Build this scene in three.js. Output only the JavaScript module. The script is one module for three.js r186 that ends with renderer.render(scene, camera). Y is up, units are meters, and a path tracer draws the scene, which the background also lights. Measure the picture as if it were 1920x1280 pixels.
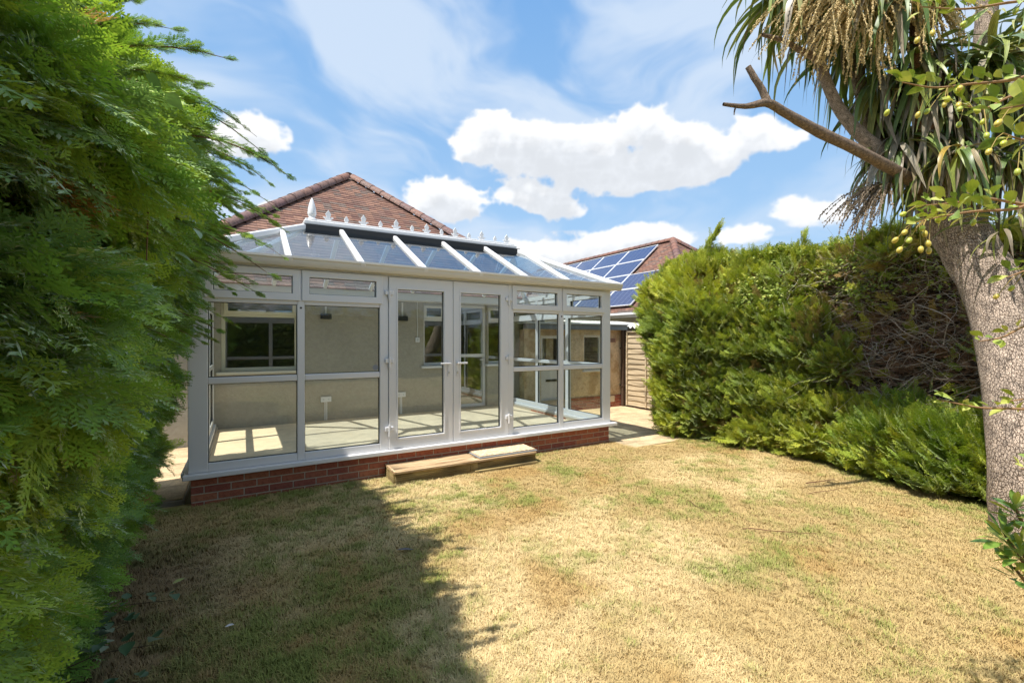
import * as THREE from 'three';
import { mergeGeometries, toCreasedNormals } from 'three/addons/utils/BufferGeometryUtils.js';
import { RoundedBoxGeometry } from 'three/addons/geometries/RoundedBoxGeometry.js';

// ---------------------------------------------------------------- camera
const scene = new THREE.Scene();
const F = 850 / 1280, EYE = 1.62;
const camera = new THREE.PerspectiveCamera(2 * Math.atan(0.5 / F) * 180 / Math.PI, 1.5, 0.05, 600);
const YAW = Math.atan2(1433, 850);
const AX = new THREE.Vector3(Math.cos(YAW), 0, -Math.sin(YAW));
const RT = new THREE.Vector3(Math.sin(YAW), 0, Math.cos(YAW));
camera.position.set(0, EYE, 0);
camera.lookAt(AX.x, EYE - 0.0035, AX.z);
camera.updateMatrixWorld();
// a place given by the direction it is seen in from the camera's stand and its distance along the view axis
const V = (x, y, z) => new THREE.Vector3(x, y, z);
const at = (u, v, d) => V(0, EYE, 0).addScaledVector(AX, d).addScaledVector(RT, d * (u - 960) / 850).add(V(0, d * (637 - v) / 850, 0));

const renderer = new THREE.WebGLRenderer({ antialias: true });
renderer.toneMapping = THREE.LinearToneMapping;
renderer.toneMappingExposure = 2.5;
renderer.shadowMap.enabled = true;

// ---------------------------------------------------------------- random numbers and noise
function rng(seed) { let a = seed >>> 0; return () => { a = (a + 0x6D2B79F5) >>> 0; let t = a; t = Math.imul(t ^ (t >>> 15), t | 1); t ^= t + Math.imul(t ^ (t >>> 7), t | 61); return ((t ^ (t >>> 14)) >>> 0) / 4294967296; }; }
const PERM = new Uint8Array(512); const VAL = new Float32Array(256);
{ const r = rng(77); const p = [...Array(256).keys()]; for (let i = 255; i > 0; i--) { const j = Math.floor(r() * (i + 1)); [p[i], p[j]] = [p[j], p[i]]; } for (let i = 0; i < 512; i++) PERM[i] = p[i & 255]; for (let i = 0; i < 256; i++) VAL[i] = r() * 2 - 1; }
function noise(x, y, z = 0) {
  const X = Math.floor(x), Y = Math.floor(y), Z = Math.floor(z); let fx = x - X, fy = y - Y, fz = z - Z;
  fx = fx * fx * (3 - 2 * fx); fy = fy * fy * (3 - 2 * fy); fz = fz * fz * (3 - 2 * fz);
  const a = PERM[X & 255], b = PERM[(X + 1) & 255], y0 = Y & 255, y1 = (Y + 1) & 255, z0 = Z & 255, z1 = (Z + 1) & 255;
  const aa = PERM[a + y0], ab = PERM[a + y1], ba = PERM[b + y0], bb = PERM[b + y1];
  const l = (p, q, t) => p + (q - p) * t;
  return l(l(l(VAL[PERM[aa + z0]], VAL[PERM[ba + z0]], fx), l(VAL[PERM[ab + z0]], VAL[PERM[bb + z0]], fx), fy), l(l(VAL[PERM[aa + z1]], VAL[PERM[ba + z1]], fx), l(VAL[PERM[ab + z1]], VAL[PERM[bb + z1]], fx), fy), fz);
}
function fbm(x, y, z, o) { let s = 0, a = 0.5; for (let i = 0; i < o; i++) { s += a * noise(x, y, z); x = x * 2.03 + 11.3; y = y * 2.03 + 5.1; z = z * 2.03 + 7.7; a *= 0.5; } return s; }
const clamp = (x, a = 0, b = 1) => Math.min(b, Math.max(a, x));
const sstep = (a, b, x) => { const t = clamp((x - a) / (b - a)); return t * t * (3 - 2 * t); };
const lerp = (a, b, t) => a + (b - a) * t;
function table(t, x) { if (x <= t[0][0]) return t[0][1]; for (let i = 1; i < t.length; i++) if (x <= t[i][0]) return lerp(t[i - 1][1], t[i][1], (x - t[i - 1][0]) / (t[i][0] - t[i - 1][0])); return t[t.length - 1][1]; }

// ---------------------------------------------------------------- sky: blue air, thin high veils and fair weather cumulus
{
  const W = 3072, Hh = 1536, data = new Float32Array(W * Hh * 4);
  const ang = (u, v) => { const d = at(u, v, 1).sub(V(0, EYE, 0)).normalize(); return [Math.atan2(d.z, d.x), Math.asin(d.y)]; };
  const blobs = [];
  const blob = (u, v, ru, rv, s = 1) => { const [a, e] = ang(u, v), [a2] = ang(u + ru, v), [, e2] = ang(u, v - rv); blobs.push([a, e, Math.abs(a2 - a), Math.abs(e2 - e), s]); };
  for (const b of [[900, 248, 62, 34], [880, 288, 55, 26], [965, 262, 85, 44], [1030, 295, 110, 50], [1080, 255, 55, 24], [1195, 250, 80, 50], [1275, 275, 95, 50], [1345, 308, 75, 34], [1150, 325, 120, 40], [1250, 335, 90, 30],
    [1420, 248, 62, 42], [1475, 268, 58, 32], [830, 375, 68, 40], [855, 385, 45, 36], [975, 365, 55, 26], [1035, 388, 58, 28], [1060, 475, 110, 34], [990, 480, 60, 30], [1215, 446, 80, 26], [1175, 460, 40, 24], [1395, 441, 46, 20],
    [475, 250, 62, 40], [440, 275, 60, 34], [515, 392, 26, 14], [340, 300, 70, 40], [1560, 400, 90, 26, 0.7], [1500, 385, 70, 22, 0.6]]) blob(...b);
  const r = rng(5);
  for (let i = 0; i < 90; i++) {                       // the same fair weather cloud all round
    const a = r() * Math.PI * 2 - Math.PI, e = 0.1 + r() * 1.25;
    const rel = Math.atan2(Math.sin(a - Math.atan2(AX.z, AX.x)), Math.cos(a - Math.atan2(AX.z, AX.x)));
    if (Math.abs(rel) < 0.95 && e < 0.85) continue;
    const n = 3 + Math.floor(r() * 4), w = 0.07 + r() * 0.1;
    for (let k = 0; k < n; k++) blobs.push([a + (r() - 0.5) * w * 2.4, e + (r() - 0.5) * w * 0.6, w * (0.5 + r() * 0.6), w * (0.25 + r() * 0.3), 1]);
  }
  const bins = Array.from({ length: 64 }, () => []);
  for (const b of blobs) for (let k = 0; k < 64; k++) { const c = (k + 0.5) / 64 * 2 * Math.PI - Math.PI; const da = Math.abs(Math.atan2(Math.sin(c - b[0]), Math.cos(c - b[0]))); if (da < b[2] * 1.7 + 0.06) bins[k].push(b); }
  const billow = (x, y, z, o) => { let t = 0, g = 0.5; for (let i = 0; i < o; i++) { t += g * (1 - 2.6 * Math.abs(noise(x, y, z))); x = x * 2.1 + 3.7; y = y * 2.1 + 1.9; z = z * 2.1 + 8.3; g *= 0.52; } return t; };
  const density = (a, e, dx, dy, dz, oct) => {
    let m = 0, w = 0; const k = clamp(Math.floor((a + Math.PI) / (2 * Math.PI) * 64), 0, 63);
    for (const b of bins[k]) { let da = a - b[0]; if (da > Math.PI) da -= 2 * Math.PI; if (da < -Math.PI) da += 2 * Math.PI; let ey = (e - b[1]) / b[3]; if (ey < 0) ey *= 1.1; const q = (da / b[2]) ** 2 + ey * ey; if (q < 2.7) { const f = b[4] * (1 - q / 2.7) ** 2; m = 1 - (1 - m) * (1 - f * 0.9); } }
    if (m <= 0.01) return 0;
    const big = fbm(dx * 9 + 2, dy * 13, dz * 9, 3);
    return m * 1.15 - 0.50 + big * 0.55 + billow(dx * 17, dy * 24, dz * 17, oct) * 0.62 * sstep(0, 0.25, m) + 0.42 * sstep(0.45, 0.85, m);
  };
  for (let j = 0; j < Hh; j++) {
    const e = ((j + 0.5) / Hh - 0.5) * Math.PI, se = Math.sin(e), ce = Math.cos(e);
    for (let i = 0; i < W; i++) {
      const o = (j * W + i) * 4; let R, G, B;
      if (e <= 0) { R = 0.26; G = 0.27; B = 0.26; } else {
        const a = ((i + 0.5) / W - 0.5) * 2 * Math.PI, dx = Math.cos(a) * ce, dy = se, dz = Math.sin(a) * ce;
        const t = Math.pow(clamp(e / 0.75), 0.75);
        R = lerp(0.215, 0.072, t); G = lerp(0.315, 0.165, t); B = lerp(0.415, 0.325, t);
        // high veils drawn out into streaks
        const w1 = fbm(dx * 2.0 + 3, dy * 4 + 1, dz * 2.0, 3), w2 = fbm(dx * 5 + 8, dy * 9, dz * 5 + 2, 3);
        const st = fbm(dx * 2.6 + w1 * 1.6 + w2 * 0.35, dy * 8 + w1 * 1.8 + w2 * 0.5, dz * 2.6 + 9, 6);
        const veil = sstep(-0.22, 0.34, st + w1 * 0.35 + 0.05) * 0.80;
        R = lerp(R, 0.29, veil); G = lerp(G, 0.335, veil); B = lerp(B, 0.395, veil);
        const d = density(a, e, dx, dy, dz, 6);
        if (d > 0.0) {
          const al = sstep(-0.02, 0.42, d), bl = billow(dx * 26 + 5, dy * 34, dz * 26, 4);
          const up = density(a - 0.010, e + 0.024, dx, dy + 0.024, dz, 4), up2 = density(a - 0.02, e + 0.055, dx, dy + 0.055, dz, 3);
          const sh = clamp(Math.max(0, up) * 0.75 + Math.max(0, up2) * 0.7);
          const c = lerp(0.425, 0.32, sstep(0.08, 1.25, sh + 0.34 * (0.3 - bl) * sstep(0.2, 0.6, d)));
          R = lerp(R, c * lerp(1, 0.96, sh), al); G = lerp(G, c * 1.005, al); B = lerp(B, c * lerp(1.01, 1.07, sh), al);
        }
      }
      data[o] = R; data[o + 1] = G; data[o + 2] = B; data[o + 3] = 1;
    }
  }
  const tex = new THREE.DataTexture(data, W, Hh, THREE.RGBAFormat, THREE.FloatType);
  tex.mapping = THREE.EquirectangularReflectionMapping; tex.magFilter = tex.minFilter = THREE.LinearFilter; tex.needsUpdate = true;
  scene.background = tex; scene.environment = tex; scene.backgroundIntensity = 1; scene.environmentIntensity = 1;
}

// ---------------------------------------------------------------- sun, high on the left
const SUN = (() => { const el = 63 * Math.PI / 180, az = 8 * Math.PI / 180; return V(-Math.cos(el) * Math.cos(az), Math.sin(el), Math.cos(el) * Math.sin(az)); })();
const sun = new THREE.DirectionalLight(new THREE.Color().setRGB(1, 0.945, 0.86), 2.85);
sun.position.copy(SUN).multiplyScalar(40).add(V(3, 0, -4)); sun.target.position.set(3, 0, -4);
sun.castShadow = true; sun.shadow.mapSize.set(4096, 4096);
Object.assign(sun.shadow.camera, { left: -16, right: 16, top: 16, bottom: -16, near: 1, far: 90 });
scene.add(sun, sun.target);

// ---------------------------------------------------------------- textures and materials
function tex(w, h, fn, srgb = true) {
  const d = new Uint8Array(w * h * 4);
  for (let j = 0; j < h; j++) for (let i = 0; i < w; i++) { const c = fn(i / w, j / h, i, j), o = (j * w + i) * 4; d[o] = clamp(c[0]) * 255; d[o + 1] = clamp(c[1]) * 255; d[o + 2] = clamp(c[2]) * 255; d[o + 3] = 255; }
  const t = new THREE.DataTexture(d, w, h, THREE.RGBAFormat); t.wrapS = t.wrapT = THREE.RepeatWrapping; t.magFilter = THREE.LinearFilter; t.minFilter = THREE.LinearMipmapLinearFilter; t.generateMipmaps = true;
  if (srgb) t.colorSpace = THREE.SRGBColorSpace; t.needsUpdate = true; return t;
}
// noise that repeats over the unit square
const tn = (u, v, k, o, s = 0) => { let t = 0, a = 0.5, f = Math.max(2, Math.round(k * 4)); for (let i = 0; i < o; i++) { const x = u * f, y = v * f, X = Math.floor(x), Y = Math.floor(y); let fx = x - X, fy = y - Y; fx = fx * fx * (3 - 2 * fx); fy = fy * fy * (3 - 2 * fy); const h = (p, q) => VAL[PERM[(PERM[(p % f + Math.floor(s * 7) + i * 31) & 255] + q % f) & 511]]; t += a * lerp(lerp(h(X, Y), h(X + 1, Y), fx), lerp(h(X, Y + 1), h(X + 1, Y + 1), fx), fy); f *= 2; a *= 0.5; } return t; };
const rgb = (r, g, b) => new THREE.Color().setRGB(r, g, b);
const mat = (c, rough, extra = {}) => new THREE.MeshStandardMaterial({ color: Array.isArray(c) ? rgb(...c) : c, roughness: rough, ...extra });
const leafMat = (c, through = 0.35, rough = 1, extra = {}) => new THREE.MeshPhysicalMaterial({ color: rgb(...c), roughness: rough, transmission: through, thickness: 0, side: THREE.DoubleSide, ...extra });
const scaled = (t, k, k2 = k) => { const c = t.clone(); c.repeat.set(k, k2); c.needsUpdate = true; return c; };

const grain = tex(256, 256, (u, v) => { const n = 0.5 + 0.5 * tn(u, v, 3, 5) + 0.22 * (((Math.sin(u * 9127.1 + v * 7717.3) * 43758.5) % 1)); return [n, n, n]; }, false);
const M = {};
M.upvc = mat([0.72, 0.72, 0.73], 0.32); M.upvc.bumpMap = grain; M.upvc.bumpScale = 0.0002;
M.upvcSoft = mat([0.66, 0.64, 0.60], 0.38);
M.gasket = mat([0.012, 0.012, 0.013], 0.6);
M.glass = new THREE.MeshPhysicalMaterial({ color: rgb(0.90, 0.94, 0.91), roughness: 0, transmission: 1, thickness: 0, ior: 1.6 });
M.roofGlass = new THREE.MeshPhysicalMaterial({ color: rgb(0.60, 0.72, 0.81), roughness: 0, transmission: 1, thickness: 0, ior: 3.2 });
M.houseGlass = new THREE.MeshPhysicalMaterial({ color: rgb(0.8, 0.86, 0.82), roughness: 0, transmission: 1, thickness: 0, ior: 2.8 });
M.metal = mat([0.55, 0.55, 0.56], 0.3, { metalness: 0.9 });
M.black = mat([0.015, 0.015, 0.016], 0.45);
M.render = mat(0xffffff, 0.92, { map: tex(512, 512, (u, v) => { const n = tn(u, v, 1.2, 5), f = tn(u, v, 14, 3, 4); const k = 1 + n * 0.05 + f * 0.05; return [0.73 * k, 0.71 * k, 0.66 * k]; }), bumpMap: scaled(grain, 6), bumpScale: 0.003 });
M.renderGrey = M.render.clone(); M.renderGrey.color.setRGB(0.74, 0.74, 0.73);
M.renderOld = mat(0xffffff, 0.95, { map: tex(512, 512, (u, v) => { const n = tn(u, v, 1.0, 6), s = sstep(0.02, 0.3, tn(u, v, 1.9, 5, 9)), f = tn(u, v, 14, 3, 4); const k = 1 + n * 0.16 + f * 0.12; return [(0.80 - s * 0.09) * k, (0.72 - s * 0.11) * k, (0.60 - s * 0.12) * k]; }), bumpMap: scaled(grain, 6), bumpScale: 0.004 });
M.mortar = mat([0.48, 0.41, 0.32], 0.95, { bumpMap: scaled(grain, 8), bumpScale: 0.003 });
const brickTex = tex(256, 256, (u, v) => { const n = tn(u, v, 2, 5), f = tn(u, v, 18, 2, 3); const k = 1 + n * 0.35 + f * 0.3; return [0.98 * k, 0.95 * k, 0.95 * k]; });
M.bricks = [[0.38, 0.125, 0.07], [0.31, 0.095, 0.062], [0.42, 0.16, 0.085], [0.25, 0.08, 0.06], [0.34, 0.13, 0.09]].map(c => mat(c, 0.9, { map: scaled(brickTex, 4), bumpMap: scaled(grain, 8), bumpScale: 0.003 }));
M.floor = mat(0xffffff, 0.55, { map: tex(512, 512, (u, v) => { const n = tn(u, v, 1.5, 5), k = 1 + n * 0.10 + 0.05 * tn(u, v, 16, 2); return [0.91 * k, 0.82 * k, 0.69 * k]; }) });
const pavTex = tex(512, 512, (u, v) => { const n = tn(u, v, 1.4, 6), f = tn(u, v, 20, 2, 2), k = 1 + n * 0.22 + f * 0.18; return [0.74 * k, 0.66 * k, 0.53 * k]; });
M.pav = [1, 0.93, 1.05, 0.97].map(k => mat([k, k * 0.985, k * 0.96], 0.9, { map: pavTex, bumpMap: scaled(grain, 4), bumpScale: 0.003 }));
const woodTex = (base, dark, seed) => tex(512, 128, (u, v) => { const w = fbm(u * 3 + seed, v * 26 + fbm(u * 4, v * 3, seed, 3) * 2, seed, 4), f = fbm(u * 8, v * 90, seed + 4, 3), st = sstep(0.05, 0.4, fbm(u * 3, v * 3.2, seed + 9, 4)); const k = clamp(0.5 + w * 0.9 + f * 0.5); return base.map((b, i) => lerp(dark[i], b, k) * (1 - 0.28 * st)); });
M.deck = [1, 2, 3].map(s => mat(0xffffff, 0.85, { map: woodTex([0.83, 0.73, 0.58], [0.56, 0.44, 0.31], s * 7.3), bumpMap: scaled(grain, 5, 2), bumpScale: 0.002 }));
M.deckSide = mat(0xffffff, 0.88, { map: woodTex([0.76, 0.68, 0.47], [0.48, 0.40, 0.24], 31), bumpMap: scaled(grain, 5, 2), bumpScale: 0.002 });
M.fence = [1, 2, 3, 4].map(s => mat(0xffffff, 0.9, { map: woodTex([0.86, 0.79, 0.67], [0.60, 0.53, 0.42], s * 3.1 + 40), bumpMap: scaled(grain, 4, 2), bumpScale: 0.002 }));
M.darkWood = mat([0.075, 0.045, 0.03], 0.7);
const tileTex = tex(256, 256, (u, v) => { const n = tn(u, v, 2.5, 5), l = sstep(0.18, 0.4, tn(u, v, 4, 4, 8)), k = 1 + n * 0.5; return [lerp(0.95 * k, 0.8, l * 0.3), lerp(0.95 * k, 0.82, l * 0.4), lerp(0.95 * k, 0.75, l * 0.35)]; });
M.tile = mat([1, 1, 1], 0.85, { map: tileTex });
M.hip = [[0.22, 0.115, 0.085], [0.19, 0.11, 0.09], [0.25, 0.12, 0.085], [0.18, 0.095, 0.085]].map(c => mat(c, 0.6, { map: tileTex, bumpMap: scaled(grain, 2), bumpScale: 0.004 }));
M.felt = mat([0.04, 0.03, 0.025], 0.95);
M.grey = mat([0.16, 0.185, 0.21], 0.55); M.paleGrey = mat([0.52, 0.55, 0.57], 0.6);
M.cell = new THREE.MeshPhysicalMaterial({ color: 0xffffff, roughness: 0.25, clearcoat: 1, clearcoatRoughness: 0.05, map: tex(240, 400, (u, v) => { const a = (u * 6) % 1, b = (v * 10) % 1; const e = Math.min(a, 1 - a, b, 1 - b); const g = e < 0.035 ? 1 : 0, n = 0.03 * tn(u, v, 5, 2); return g ? [0.36, 0.39, 0.48] : [0.12 + n, 0.155 + n, 0.33 + n]; }) });
M.alu = mat([0.74, 0.75, 0.77], 0.4, { metalness: 0.2 });

// ---------------------------------------------------------------- helpers for building
const taken = {};
function numbered(n) { const k = taken[n] || 0; taken[n] = k + 1; return k ? `${n}_${String(k).padStart(3, '0')}` : n; }
function shade(o) { o.castShadow = true; o.receiveShadow = true; return o; }
function part(parent, name, geo, m, label) { const o = shade(new THREE.Mesh(geo, m)); o.name = name; if (label) o.userData.label = label; parent.add(o); return o; }
function sub(parent, name) { const g = new THREE.Group(); g.name = name; parent.add(g); return g; }
function thing(name, label, category, pos = [0, 0, 0], group) { const g = new THREE.Group(); g.name = numbered(name); g.position.set(...pos); g.userData = { label, category }; if (group) g.userData.group = group; scene.add(g); return g; }
function single(name, geo, m, label, category, group) { const o = shade(new THREE.Mesh(geo, m)); o.name = numbered(name); o.userData = { label, category }; if (group) o.userData.group = group; scene.add(o); return o; }
function structure(name, geo, m, label) { const o = shade(new THREE.Mesh(geo, m)); o.name = name; o.userData = { kind: 'structure', label, category: name.replace(/_/g, ' ') }; scene.add(o); return o; }
function boxUV(g, k = 1) { // uv in metres from the way each face points
  const p = g.attributes.position, n = g.attributes.normal, uv = new Float32Array(p.count * 2);
  for (let i = 0; i < p.count; i++) { const ax = Math.abs(n.getX(i)), ay = Math.abs(n.getY(i)), az = Math.abs(n.getZ(i)); let u, v; if (ay >= ax && ay >= az) { u = p.getX(i); v = p.getZ(i); } else if (ax >= az) { u = p.getZ(i); v = p.getY(i); } else { u = p.getX(i); v = p.getY(i); } uv[2 * i] = u * k; uv[2 * i + 1] = v * k; }
  g.setAttribute('uv', new THREE.BufferAttribute(uv, 2)); return g;
}
// a box by its limits, with edges rounded when r is given
function bx(x0, x1, y0, y1, z0, z1, r = 0) { const w = x1 - x0, h = y1 - y0, d = z1 - z0; const g = r ? new RoundedBoxGeometry(w, h, d, 1, Math.min(r, w / 2.1, h / 2.1, d / 2.1)) : new THREE.BoxGeometry(w, h, d); g.translate((x0 + x1) / 2, (y0 + y1) / 2, (z0 + z1) / 2); return boxUV(g); }
const join = gs => mergeGeometries(gs.map(g => { const q = g.index ? g.toNonIndexed() : g; for (const k of Object.keys(q.attributes)) if (!['position', 'normal', 'uv'].includes(k)) q.deleteAttribute(k); if (!q.attributes.uv) boxUV(q); return q; }));
function poly(points, uvk = 1) { // flat polygon in space
  const n = V(0, 0, 0).crossVectors(points[1].clone().sub(points[0]), points[2].clone().sub(points[0])).normalize(); const P = [], N = [], T = [];
  for (let i = 1; i < points.length - 1; i++) for (const q of [points[0], points[i], points[i + 1]]) { P.push(q.x, q.y, q.z); N.push(n.x, n.y, n.z); T.push(q.x * uvk, (q.y + q.z) * uvk); }
  const g = new THREE.BufferGeometry(); g.setAttribute('position', new THREE.Float32BufferAttribute(P, 3)); g.setAttribute('normal', new THREE.Float32BufferAttribute(N, 3)); g.setAttribute('uv', new THREE.Float32BufferAttribute(T, 2)); return g;
}
// a bar of width w and height h from a to b, its flat top towards up
function bar(a, b, w, h, up, r = 0.006) { const d = b.clone().sub(a), L = d.length(); d.normalize(); const s = V(0, 0, 0).crossVectors(d, up).normalize(), n = V(0, 0, 0).crossVectors(s, d); const g = r ? new RoundedBoxGeometry(w, h, L, 1, r) : new THREE.BoxGeometry(w, h, L); boxUV(g); const m = new THREE.Matrix4().makeBasis(s, n, d.clone().negate().negate()); m.setPosition(a.clone().add(b).multiplyScalar(0.5)); const mm = new THREE.Matrix4().makeBasis(s.clone().negate(), n, d); mm.setPosition(a.clone().add(b).multiplyScalar(0.5)); return g.applyMatrix4(mm); }
function tube(pts, radii, sides = 6, wob = 0, seed = 1, uvk = 1) { // a tapered, bent limb
  const r = rng(seed), P = [], N = [], T = [], I = []; let s = V(1, 0, 0.3), acc = 0;
  for (let i = 0; i < pts.length; i++) {
    const d = pts[Math.min(i + 1, pts.length - 1)].clone().sub(pts[Math.max(i - 1, 0)]).normalize(); s.addScaledVector(d, -s.dot(d)).normalize(); const b = V(0, 0, 0).crossVectors(d, s); if (i) acc += pts[i].distanceTo(pts[i - 1]);
    for (let k = 0; k <= sides; k++) { const a = k / sides * 2 * Math.PI, q = radii[i] * (1 + wob * noise(Math.cos(a) * 2 + seed, i * 0.7, Math.sin(a) * 2)); const n = s.clone().multiplyScalar(Math.cos(a)).addScaledVector(b, Math.sin(a)); P.push(pts[i].x + n.x * q, pts[i].y + n.y * q, pts[i].z + n.z * q); N.push(n.x, n.y, n.z); T.push(k / sides * uvk * 2 * Math.PI * radii[0], acc * uvk); }
  }
  for (let i = 0; i < pts.length - 1; i++) for (let k = 0; k < sides; k++) { const a = i * (sides + 1) + k, c = a + sides + 1; I.push(a, a + 1, c, a + 1, c + 1, c); }
  const g = new THREE.BufferGeometry(); g.setAttribute('position', new THREE.Float32BufferAttribute(P, 3)); g.setAttribute('normal', new THREE.Float32BufferAttribute(N, 3)); g.setAttribute('uv', new THREE.Float32BufferAttribute(T, 2)); g.setIndex(I); return g;
}
const smooth = (pts, n) => new THREE.CatmullRomCurve3(pts).getPoints(n);
const spreadR = (rs, n) => Array.from({ length: n + 1 }, (_, i) => { const t = i / n * (rs.length - 1), k = Math.min(rs.length - 2, Math.floor(t)); return lerp(rs[k], rs[k + 1], t - k); });

//@@SETTING
// ---------------------------------------------------------------- ground, lawn, paving
structure('ground', (() => { const g = new THREE.PlaneGeometry(500, 500, 1, 1); g.rotateX(-Math.PI / 2); g.translate(0, -0.06, -60); return g; })(), mat([0.16, 0.15, 0.08], 1), 'wide ground around the plots');
// how green, straw coloured or bare the turf is at a place
function turf(x, z) {
  const big = fbm(x * 0.55 + 3.1, z * 0.55, 1.7, 3), mid = fbm(x * 2.1, z * 2.1 + 7, 4.2, 4), fine = fbm(x * 8, z * 8, 9.5, 3);
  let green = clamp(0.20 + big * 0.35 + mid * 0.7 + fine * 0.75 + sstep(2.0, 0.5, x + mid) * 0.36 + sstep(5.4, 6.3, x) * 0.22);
  const brown = sstep(0.16, 0.42, fbm(x * 1.7 + 20, z * 1.7, 2.2, 4)) * 0.75, pale = sstep(0.0, 0.38, fbm(x * 1.1 + 40, z * 1.3, 8.2, 4));
  const litter = sstep(0.25, -0.55, x + 0.35 * mid) * sstep(-4.9, -3.9, z);
  return { green, brown, pale, litter };
}
function turfColor(x, z, jitter, out) {
  const t = turf(x, z); const g = clamp(t.green + jitter * 0.5);
  let r = lerp(0.51, 0.66, t.pale), gg = lerp(0.375, 0.515, t.pale), b = lerp(0.165, 0.265, t.pale);
  r = lerp(r, 0.46, t.brown); gg = lerp(gg, 0.30, t.brown); b = lerp(b, 0.11, t.brown);
  const k = sstep(0.38, 0.95, g); r = lerp(r, 0.25, k); gg = lerp(gg, 0.28, k); b = lerp(b, 0.065, k);
  r = lerp(r, 0.20, t.litter * 0.7); gg = lerp(gg, 0.13, t.litter * 0.7); b = lerp(b, 0.075, t.litter * 0.7);
  const v = 1 + jitter * 0.22; return out.setRGB(r * v, gg * v, b * v);
}
const lawnY = (x, z) => 0.012 * fbm(x * 0.9, z * 0.9, 3.3, 3);
{
  const g = new THREE.PlaneGeometry(11, 15, 330, 450); g.rotateX(-Math.PI / 2); g.translate(3, 0, 2.0);
  const p = g.attributes.position, c = new Float32Array(p.count * 3), col = new THREE.Color(), r = rng(8);
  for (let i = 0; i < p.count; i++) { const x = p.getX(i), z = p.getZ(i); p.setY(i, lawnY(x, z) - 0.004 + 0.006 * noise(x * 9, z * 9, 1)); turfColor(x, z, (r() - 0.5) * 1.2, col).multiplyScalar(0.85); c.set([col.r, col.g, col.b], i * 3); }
  g.setAttribute('color', new THREE.BufferAttribute(c, 3)); g.computeVertexNormals();
  structure('lawn', g, mat(0xffffff, 1, { vertexColors: true }), 'dry straw coloured lawn between the hedges');
}
const grassGroup = new THREE.Group(); grassGroup.name = 'dry_grass'; grassGroup.userData = { kind: 'stuff', label: 'short parched grass blades covering the lawn', category: 'grass' }; scene.add(grassGroup);
{
  const r = rng(21);
  const tuft = (n, spread, hmin, hmax) => {
    const P = [], N = [], I = [];
    for (let k = 0; k < n; k++) {
      const a = r() * 6.283, R = spread * Math.sqrt(r()), x = Math.cos(a) * R, z = Math.sin(a) * R, h = lerp(hmin, hmax, r()), l = r() * 6.283, lean = h * (0.35 + r() * 1.0), w = 0.0008 + r() * 0.0010, wx = Math.cos(l + 1.57) * w, wz = Math.sin(l + 1.57) * w;
      const b = P.length / 3; const mx = x + Math.cos(l) * lean * 0.35, mz = z + Math.sin(l) * lean * 0.35, tx = x + Math.cos(l) * lean, tz = z + Math.sin(l) * lean;
      P.push(x - wx, -0.004, z - wz, x + wx, -0.004, z + wz, mx - wx * 0.9, h * 0.6, mz - wz * 0.9, mx + wx * 0.9, h * 0.6, mz + wz * 0.9, tx, h * (0.75 + 0.25 * r()), tz);
      const nx = -Math.cos(l) * 0.4, nz = -Math.sin(l) * 0.4; for (let q = 0; q < 5; q++) { const m = Math.hypot(nx, 0.9, nz); N.push(nx / m, 0.9 / m, nz / m); }
      I.push(b, b + 1, b + 2, b + 1, b + 3, b + 2, b + 2, b + 3, b + 4);
    }
    const g = new THREE.BufferGeometry(); g.setAttribute('position', new THREE.Float32BufferAttribute(P, 3)); g.setAttribute('normal', new THREE.Float32BufferAttribute(N, 3)); g.setIndex(I); return g;
  };
  const gm = mat([1, 1, 1], 1, { side: THREE.DoubleSide });
  const kinds = [[tuft(16, 0.022, 0.016, 0.036), 62000], [tuft(14, 0.028, 0.012, 0.028), 62000], [tuft(12, 0.02, 0.022, 0.05), 26000]];
  const m4 = new THREE.Matrix4(), q = new THREE.Quaternion(), e = new THREE.Euler(), s = V(1, 1, 1), c = new THREE.Color();
  kinds.forEach(([g, n], ki) => {
    const im = new THREE.InstancedMesh(g, gm, n); im.name = 'grass_tufts'; im.userData = { kind: 'stuff' }; let i = 0;
    while (i < n) {
      let x = -1.1 + r() * 8.2, z = -5.32 + r() * 5.4;
      if (z < -5.32 || (x > 5.0 && z < -4.82 + 0.05 * Math.sin(x * 7) - (x - 5) * 0.02) || (x > 1.46 && x < 3.28 && z < -4.93)) continue;
      const t = turf(x, z); if (t.litter > 0.5 && r() < t.litter * 0.75) continue; if (ki === 2 && r() > 0.25 + t.green) continue;
      e.set((r() - 0.5) * 0.3, r() * 6.283, (r() - 0.5) * 0.3); q.setFromEuler(e); const k = 0.75 + r() * 0.5; s.set(k, k * (0.8 + 0.5 * t.green), k);
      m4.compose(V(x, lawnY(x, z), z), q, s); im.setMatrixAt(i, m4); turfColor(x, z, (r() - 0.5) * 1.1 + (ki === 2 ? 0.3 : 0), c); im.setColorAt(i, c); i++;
    }
    shade(im); grassGroup.add(im);
  });
}
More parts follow.
